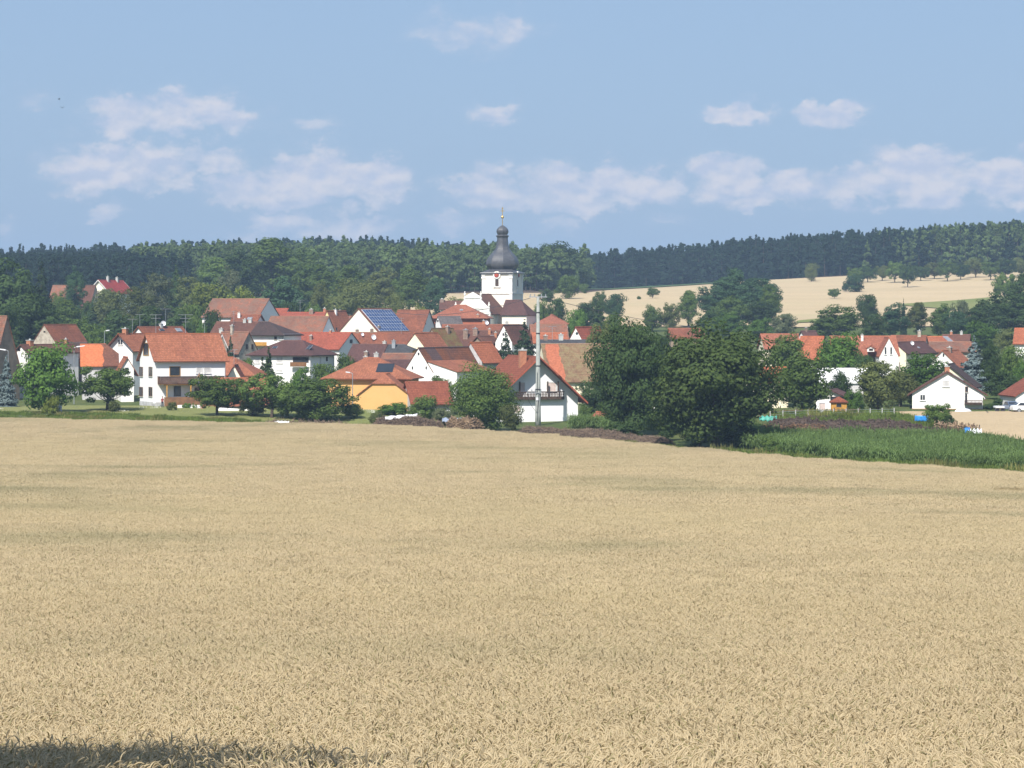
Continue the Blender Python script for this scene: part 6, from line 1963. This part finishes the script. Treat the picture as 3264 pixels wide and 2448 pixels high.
# garden fence: posts, wires
def fence(pts, label, h, npost, mat='concrete', wires=4, boards=False):
    Lp = interp_line(pts, npost)
    r = empty('garden_fence', (Lp[0][0], Lp[0][1], T(*Lp[0]))); tag(r, label, 'fence')
    o = Vector(r.location)
    P3 = [Vector((x, y, T(x, y))) - o for x, y in Lp]
    me = MB().box(-.06, -.06, -.3, .06, .06, h + .05).mesh('post', M[mat])
    for p in P3:
        q = bpy.data.objects.new('post', me); link(q, r); q.location = p
    for k in range(wires):
        z = h * (k + .6) / wires
        mb = MB(); mb.tube([p + Vector((0, -.07, z)) for p in P3], .035 if boards else .016, 4); mb.obj('rail' if boards else 'wire', M['mid_wood'] if boards else M['metal'], r)


fence([(2455, 386), (2700, 388), (2850, 390)], 'grey-posted wire fence running behind the bark heap', 1.25, 11)
fence([(2420, 393), (2560, 394), (2740, 395)], 'brown rail fence behind the wire fence near the hut', 1.1, 9, 'old_wood', 2, True)
fence([(3075, 361), (3122, 361)], 'short broken fence at the right end of the bark heap', 1.2, 4, 'old_wood', 2)
fence([(1900, 421), (1985, 423), (2085, 424)], 'pale picket rails glimpsed beneath the left walnut', 1.5, 9, 'frame_white', 3)

# pink and white beehive box
r = empty('beehive', gnd(2621, 392)); tag(r, 'pale pink box on a white stand by the hut', 'box')
hb = PZ(1285, 392) - r.location.z; ht = PZ(1306, 392) - r.location.z
mb = MB(); mb.box(-.3, -.3, -.1, .3, .3, max(.25, ht)); mb.obj('stand', M['tarp_white'], r)
mb = MB(); mb.box(-.34, -.34, max(.25, ht) + .002, .34, .34, hb); mb.obj('body', M['pink_shutter'], r)
mb = MB(); mb.box(-.4, -.4, hb + .002, .4, .4, hb + .1); mb.obj('lid', M['tarp_white'], r)

# low white walls by the terrace
r = empty('garden_wall', gnd(603, 449)); tag(r, 'low white garden wall with plants before the terrace', 'wall')
k = 449 / F; mb = MB(); mb.box(-37 * k, -.15, -.4, 36 * k, .15, PZ(1291, 449) - r.location.z); mb.obj('wall', M['white'], r)
V, Fc, _ = crown_round(1.1, 2.6, .0, 30, 30, .09, 77); o = bpy.data.objects.new('climbing_plants', np_mesh('climbing_plants', V, Fc, M['leaf_fresh'])); link(o, r); o.location = (0, -.4, 0); o.scale = (.95, .25, .8)
r = empty('terracotta_pot', gnd(645, 446)); tag(r, 'terracotta pot right of the low white garden wall', 'pot')
mb = MB(); mb.lathe([(.22, 0), (.34, .55), (.38, .56), (.38, .68), (.3, .68)], 12); mb.obj('pot', M['brick'], r)
r = empty('covered_trailer', gnd(760, 440)); tag(r, 'low white sloping cover beside the fruit tree', 'cover')
k = 440 / F; zt_ = PZ(1300, 440) - r.location.z
mb = MB(); mb.prism([(-65 * k, 0), (45 * k, 0), (42 * k, zt_ * .45), (-20 * k, zt_ * .75), (-60 * k, zt_)], lambda p, a: (p[0], a, p[1]), -1.0, 1.0); mb.obj('cover', M['white'], r)
r = empty('stone_figure', gnd(192, 436)); tag(r, 'small white garden figure by the bushy lawn tree', 'garden figure')
mb = MB(); mb.lathe([(.28, 0), (.26, .35), (.2, .4), (.24, .6), (.3, .9), (.2, 1.1), (.1, 1.16), (.15, 1.3), (.13, 1.42), (.03, 1.5)], 10); mb.obj('figure', M['tarp_white'], r, sm=True)


# parked vehicles at the right edge
def car(name, label, p, yaw, paint, L=4.2, W=1.75, Hc=1.45):
    r = empty(name, p, yaw); tag(r, label, 'car')
    prof = [(-L / 2, .35), (-L / 2, .75), (-L / 2 + .15, .92), (-L * .16, 1.0), (-L * .03, Hc), (L * .26, Hc), (L * .40, 1.02), (L / 2 - .05, .95), (L / 2, .6), (L / 2, .32)]
    low = [(-L / 2, .35), (-L / 2, .72), (-L / 2 + .12, .86), (-L * .18, .96), (L * .42, .98), (L / 2 - .04, .92), (L / 2, .6), (L / 2, .32)]
    bm = bmesh.new()
    def ext(pf, w0, w1):
        a = [bm.verts.new((x, -(w0 if z < .95 else w1), z)) for x, z in pf]; b_ = [bm.verts.new((x, (w0 if z < .95 else w1), z)) for x, z in pf]
        n = len(pf); bm.faces.new(a); bm.faces.new(b_[::-1])
        for i in range(n): bm.faces.new((a[i], a[(i + 1) % n], b_[(i + 1) % n], b_[i]))
    ext(prof, W / 2, W / 2 * .80)
    bmesh.ops.recalc_face_normals(bm, faces=bm.faces)
    bmesh.ops.bevel(bm, geom=bm.edges, offset=.05, segments=2, affect='EDGES')
    me = bpy.data.meshes.new('body'); bm.to_mesh(me); bm.free(); me.materials.append(paint)
    link(bpy.data.objects.new('body', me), r)
    for nm, x0, z0, x1, z1 in (('windscreen', -L * .145, 1.03, -L * .045, Hc - .06), ('rear_window', L * .385, 1.06, L * .275, Hc - .06)):
        s = -1 if nm == 'windscreen' else 1; o_ = .06 * s
        mb = MB().add([(x0 + o_, -W * .38, z0), (x0 + o_, W * .38, z0), (x1 + o_, W * .34, z1), (x1 + o_, -W * .34, z1), (x0, -W * .38, z0), (x0, W * .38, z0), (x1, W * .34, z1), (x1, -W * .34, z1)],
                      [(0, 1, 2, 3), (7, 6, 5, 4), (0, 4, 5, 1), (1, 5, 6, 2), (2, 6, 7, 3), (3, 7, 4, 0)])
        mb.obj(nm, M['glass'], r)
    for s in (-1, 1):
        mb = MB().add([(-L * .12, s * W * .425, 1.02), (L * .34, s * W * .425, 1.02), (L * .25, s * W * .41, Hc - .08), (-L * .03, s * W * .41, Hc - .08)], [(0, 1, 2, 3)])
        o = mb.obj('side_window', M['glass'], r); o.modifiers.new('thick', 'SOLIDIFY').thickness = .04
        mb = MB().lathe([(.02, 0), (.16, .01), (.16, .05), (.02, .06)], 10); o = mb.obj('headlight', M['tarp_white'], r); o.rotation_euler = (0, -math.pi / 2, 0); o.location = (-L / 2 + .02, s * W * .34, .68)
        for x in (-L * .31, L * .3):
            mb = MB().lathe([(.2, -.1), (.31, -.1), (.31, .1), (.2, .1)], 16); o = mb.obj('wheel', M['dark_metal'], r); o.rotation_euler = (math.pi / 2, 0, 0); o.location = (x, s * (W / 2 - .08), .31)
            mb = MB().lathe([(.02, -.11), (.2, -.11), (.2, .11), (.02, .11)], 12); mb.obj('rim', M['metal'], o)
    return r


car('parked_car', 'blue-grey car parked facing us at the house by the right edge', gnd(3226, 412), math.pi / 2 + .15, plain('blue_grey_car_paint', (.10, .14, .22), .25, None, 1, spec=.6))
car('parked_car', 'white car cut by the right picture edge', gnd(3270, 409), math.pi + .15, plain('white_car_paint', (.75, .75, .75), .25, None, 1, spec=.6))
r = empty('box_trailer', gnd(3184, 411)); tag(r, 'white box trailer parked between hedge and blue-grey car', 'trailer')
k = 411 / F; z0, z1 = PZ(1313, 411) - r.location.z, PZ(1294, 411) - r.location.z
z0 = max(z0, .55)
bm = bmesh.new(); bmesh.ops.create_cube(bm, size=1)
for v in bm.verts: v.co = Vector((v.co.x * 30 * k, v.co.y * 2.2, z0 + (v.co.z + .5) * (z1 - z0)))
bmesh.ops.bevel(bm, geom=bm.edges, offset=.08, segments=2, affect='EDGES')
me = bpy.data.meshes.new('box'); bm.to_mesh(me); bm.free(); me.materials.append(M['tarp_white']); link(bpy.data.objects.new('box', me), r)
mb = MB(); mb.box(-13 * k, -1, .35, 13 * k, 1, z0 - .01); mb.obj('chassis', M['old_wood'], r)
for x in (-9 * k, 9 * k):
    mb = MB().lathe([(.05, -.1), (.3, -.1), (.3, .1), (.05, .1)], 14); o = mb.obj('wheel', M['dark_metal'], r); o.rotation_euler = (math.pi / 2, 0, 0); o.location = (x, -.9, .3)
r = empty('upturned_boat', gnd(3070, 411)); tag(r, 'low white upturned shell before the broad white house', 'boat')
V = []; n = 13
for i in range(n):
    t = i / (n - 1) * 2 - 1; w = .55 * math.sqrt(max(0, 1 - t * t)) + .02; hh = .5 * (1 - t * t) ** .5 + .02
    for j in range(7): a = math.pi * j / 6; V.append((t * 1.25, -math.cos(a) * w, math.sin(a) * hh))
mb = MB().add(V, [(i * 7 + j, (i + 1) * 7 + j, (i + 1) * 7 + j + 1, i * 7 + j + 1) for i in range(n - 1) for j in range(6)]); mb.obj('hull', M['tarp_white'], r, sm=True)


# two people at the big white house
def person(label, p, yaw, top_c, leg_c, arms, h=1.72):
    r = empty('person', p, yaw); tag(r, label, 'person')
    s = h / 1.72
    J = {'pel': (0, 0, .93, .125), 'waist': (0, 0, 1.08, .12), 'chest': (0, .0, 1.30, .145), 'neck': (0, 0, 1.47, .055), 'head0': (0, -.01, 1.56, .078), 'head1': (0, -.015, 1.66, .075),
         'hl': (-.09, 0, .88, .10), 'kl': (-.10, -.02, .48, .065), 'al': (-.10, .02, .09, .045), 'tl': (-.10, -.14, .03, .04),
         'hr': (.09, 0, .88, .10), 'kr': (.11, .02, .48, .065), 'ar': (.12, .06, .09, .045), 'tr': (.13, -.10, .03, .04),
         'sl': (-.17, 0, 1.40, .062), 'sr': (.17, 0, 1.40, .062)}
    J.update(arms)
    E = [('pel', 'waist'), ('waist', 'chest'), ('chest', 'neck'), ('neck', 'head0'), ('head0', 'head1'), ('pel', 'hl'), ('hl', 'kl'), ('kl', 'al'), ('al', 'tl'), ('pel', 'hr'), ('hr', 'kr'), ('kr', 'ar'),
         ('ar', 'tr'), ('chest', 'sl'), ('sl', 'el'), ('el', 'wl'), ('wl', 'fl'), ('chest', 'sr'), ('sr', 'er'), ('er', 'wr'), ('wr', 'fr')]
    ks = list(J); me = bpy.data.meshes.new('body')
    me.from_pydata([tuple(c * s for c in J[k][:3]) for k in ks], [(ks.index(a), ks.index(b)) for a, b in E], [])
    o = bpy.data.objects.new('body', me); link(o, r)
    o.modifiers.new('skin', 'SKIN')
    for i, k in enumerate(ks): me.skin_vertices[0].data[i].radius = (J[k][3] * s, J[k][3] * s * (.8 if k in ('chest', 'waist', 'pel') else 1))
    me.skin_vertices[0].data[0].use_root = True
    o.modifiers.new('sub', 'SUBSURF').levels = 2; o.modifiers['sub'].render_levels = 2
    m, nt, pb = new_mat('clothes_and_skin'); pb.inputs['Roughness'].default_value = .8
    tc = nt.nodes.new('ShaderNodeTexCoord'); sp = nt.nodes.new('ShaderNodeSeparateXYZ'); nt.links.new(tc.outputs['Object'], sp.inputs[0])
    c1 = nmix(nt, nmath(nt, 'GREATER_THAN', sp.outputs[2], .98 * s), leg_c, top_c)
    c2 = nmix(nt, nmath(nt, 'GREATER_THAN', sp.outputs[2], 1.47 * s), c1, (.45, .25, .17))
    c3 = nmix(nt, nmath(nt, 'GREATER_THAN', nmath(nt, 'ABSOLUTE', sp.outputs[0]), .235 * s), c2, (.45, .25, .17))
    nt.links.new(c3, pb.inputs['Base Color']); me.materials.append(m)
    V, Fc, _ = crown_round(.2, .19, 0, 30, 14, .02, 5); ho = bpy.data.objects.new('hair', np_mesh('hair', V, Fc, M['dark_wood'])); link(ho, r); ho.location = (0, .015, 1.60 * s)
    return r


person('person in dark clothes and red top walking by the terrace steps', gnd(518, 452), .4, (.30, .05, .045), (.02, .022, .035),
       {'el': (-.24, .05, 1.14, .045), 'wl': (-.25, -.10, .95, .033), 'fl': (-.25, -.16, .87, .03), 'er': (.24, .06, 1.14, .045), 'wr': (.26, -.04, .93, .033), 'fr': (.26, -.08, .85, .03)})
hb_ = at(634, 1199, 456.5); 
person('person with bare shoulders standing on the upper balcony', (hb_.x, 456.9, hb_.z - 1.25), -.5, (.45, .22, .14), (.10, .12, .2),
       {'el': (-.26, -.04, 1.15, .045), 'wl': (-.22, -.22, 1.10, .033), 'fl': (-.16, -.30, 1.10, .03), 'er': (.26, -.04, 1.16, .045), 'wr': (.2, -.2, 1.1, .033), 'fr': (.14, -.28, 1.1, .03)})

# birds
for i, (px, py) in enumerate(((188, 317), (198, 344))):
    p = at(px, py, 600); mb = MB()
    mb.tube([(-.45, 0, 0), (-.2, 0, .03), (.2, 0, .05), (.42, 0, .02)], [.02, .1, .09, .03], 8)
    mb.add([(.1, .02, .05), (-.15, .02, .05), (-.1, .7, .45), (.05, .75, .42), (.1, .02, .08), (-.15, .02, .08), (-.1, .7, .47), (.05, .75, .44)], [(0, 1, 2, 3), (7, 6, 5, 4), (0, 3, 7, 4), (1, 5, 6, 2)])
    mb.add([(.1, -.02, .05), (-.15, -.02, .05), (-.1, -.7, .45), (.05, -.75, .42), (.1, -.02, .08), (-.15, -.02, .08), (-.1, -.7, .47), (.05, -.75, .44)], [(3, 2, 1, 0), (4, 5, 6, 7), (4, 7, 3, 0), (2, 6, 5, 1)])
    o = mb.obj('bird', M['dark_metal']); o.location = p; o.rotation_euler = (0, .2, .6 + i); o.scale = (.6,) * 3
    tag(o, ('bird flying high in the sky at upper left', 'second smaller bird flying below the first')[i], 'bird')

# ---------------------------------------------------------------- summer haze
mb = MB().box(-2300, -600, -22, 2300, 3300, 78)
me = mb.mesh('haze')
m = bpy.data.materials.new('haze_air'); m.use_nodes = True; nt = m.node_tree; nt.nodes.clear()
out = nt.nodes.new('ShaderNodeOutputMaterial'); v = nt.nodes.new('ShaderNodeVolumePrincipled')
v.inputs['Color'].default_value = (.52, .73, 1.0, 1); v.inputs['Density'].default_value = .00015; v.inputs['Anisotropy'].default_value = .0
nt.links.new(v.outputs[0], out.inputs['Volume'])
me.materials.append(m)
o = bpy.data.objects.new('haze', me); link(o); tag(o, 'thin blue summer haze over the valley', 'haze', kind='stuff')
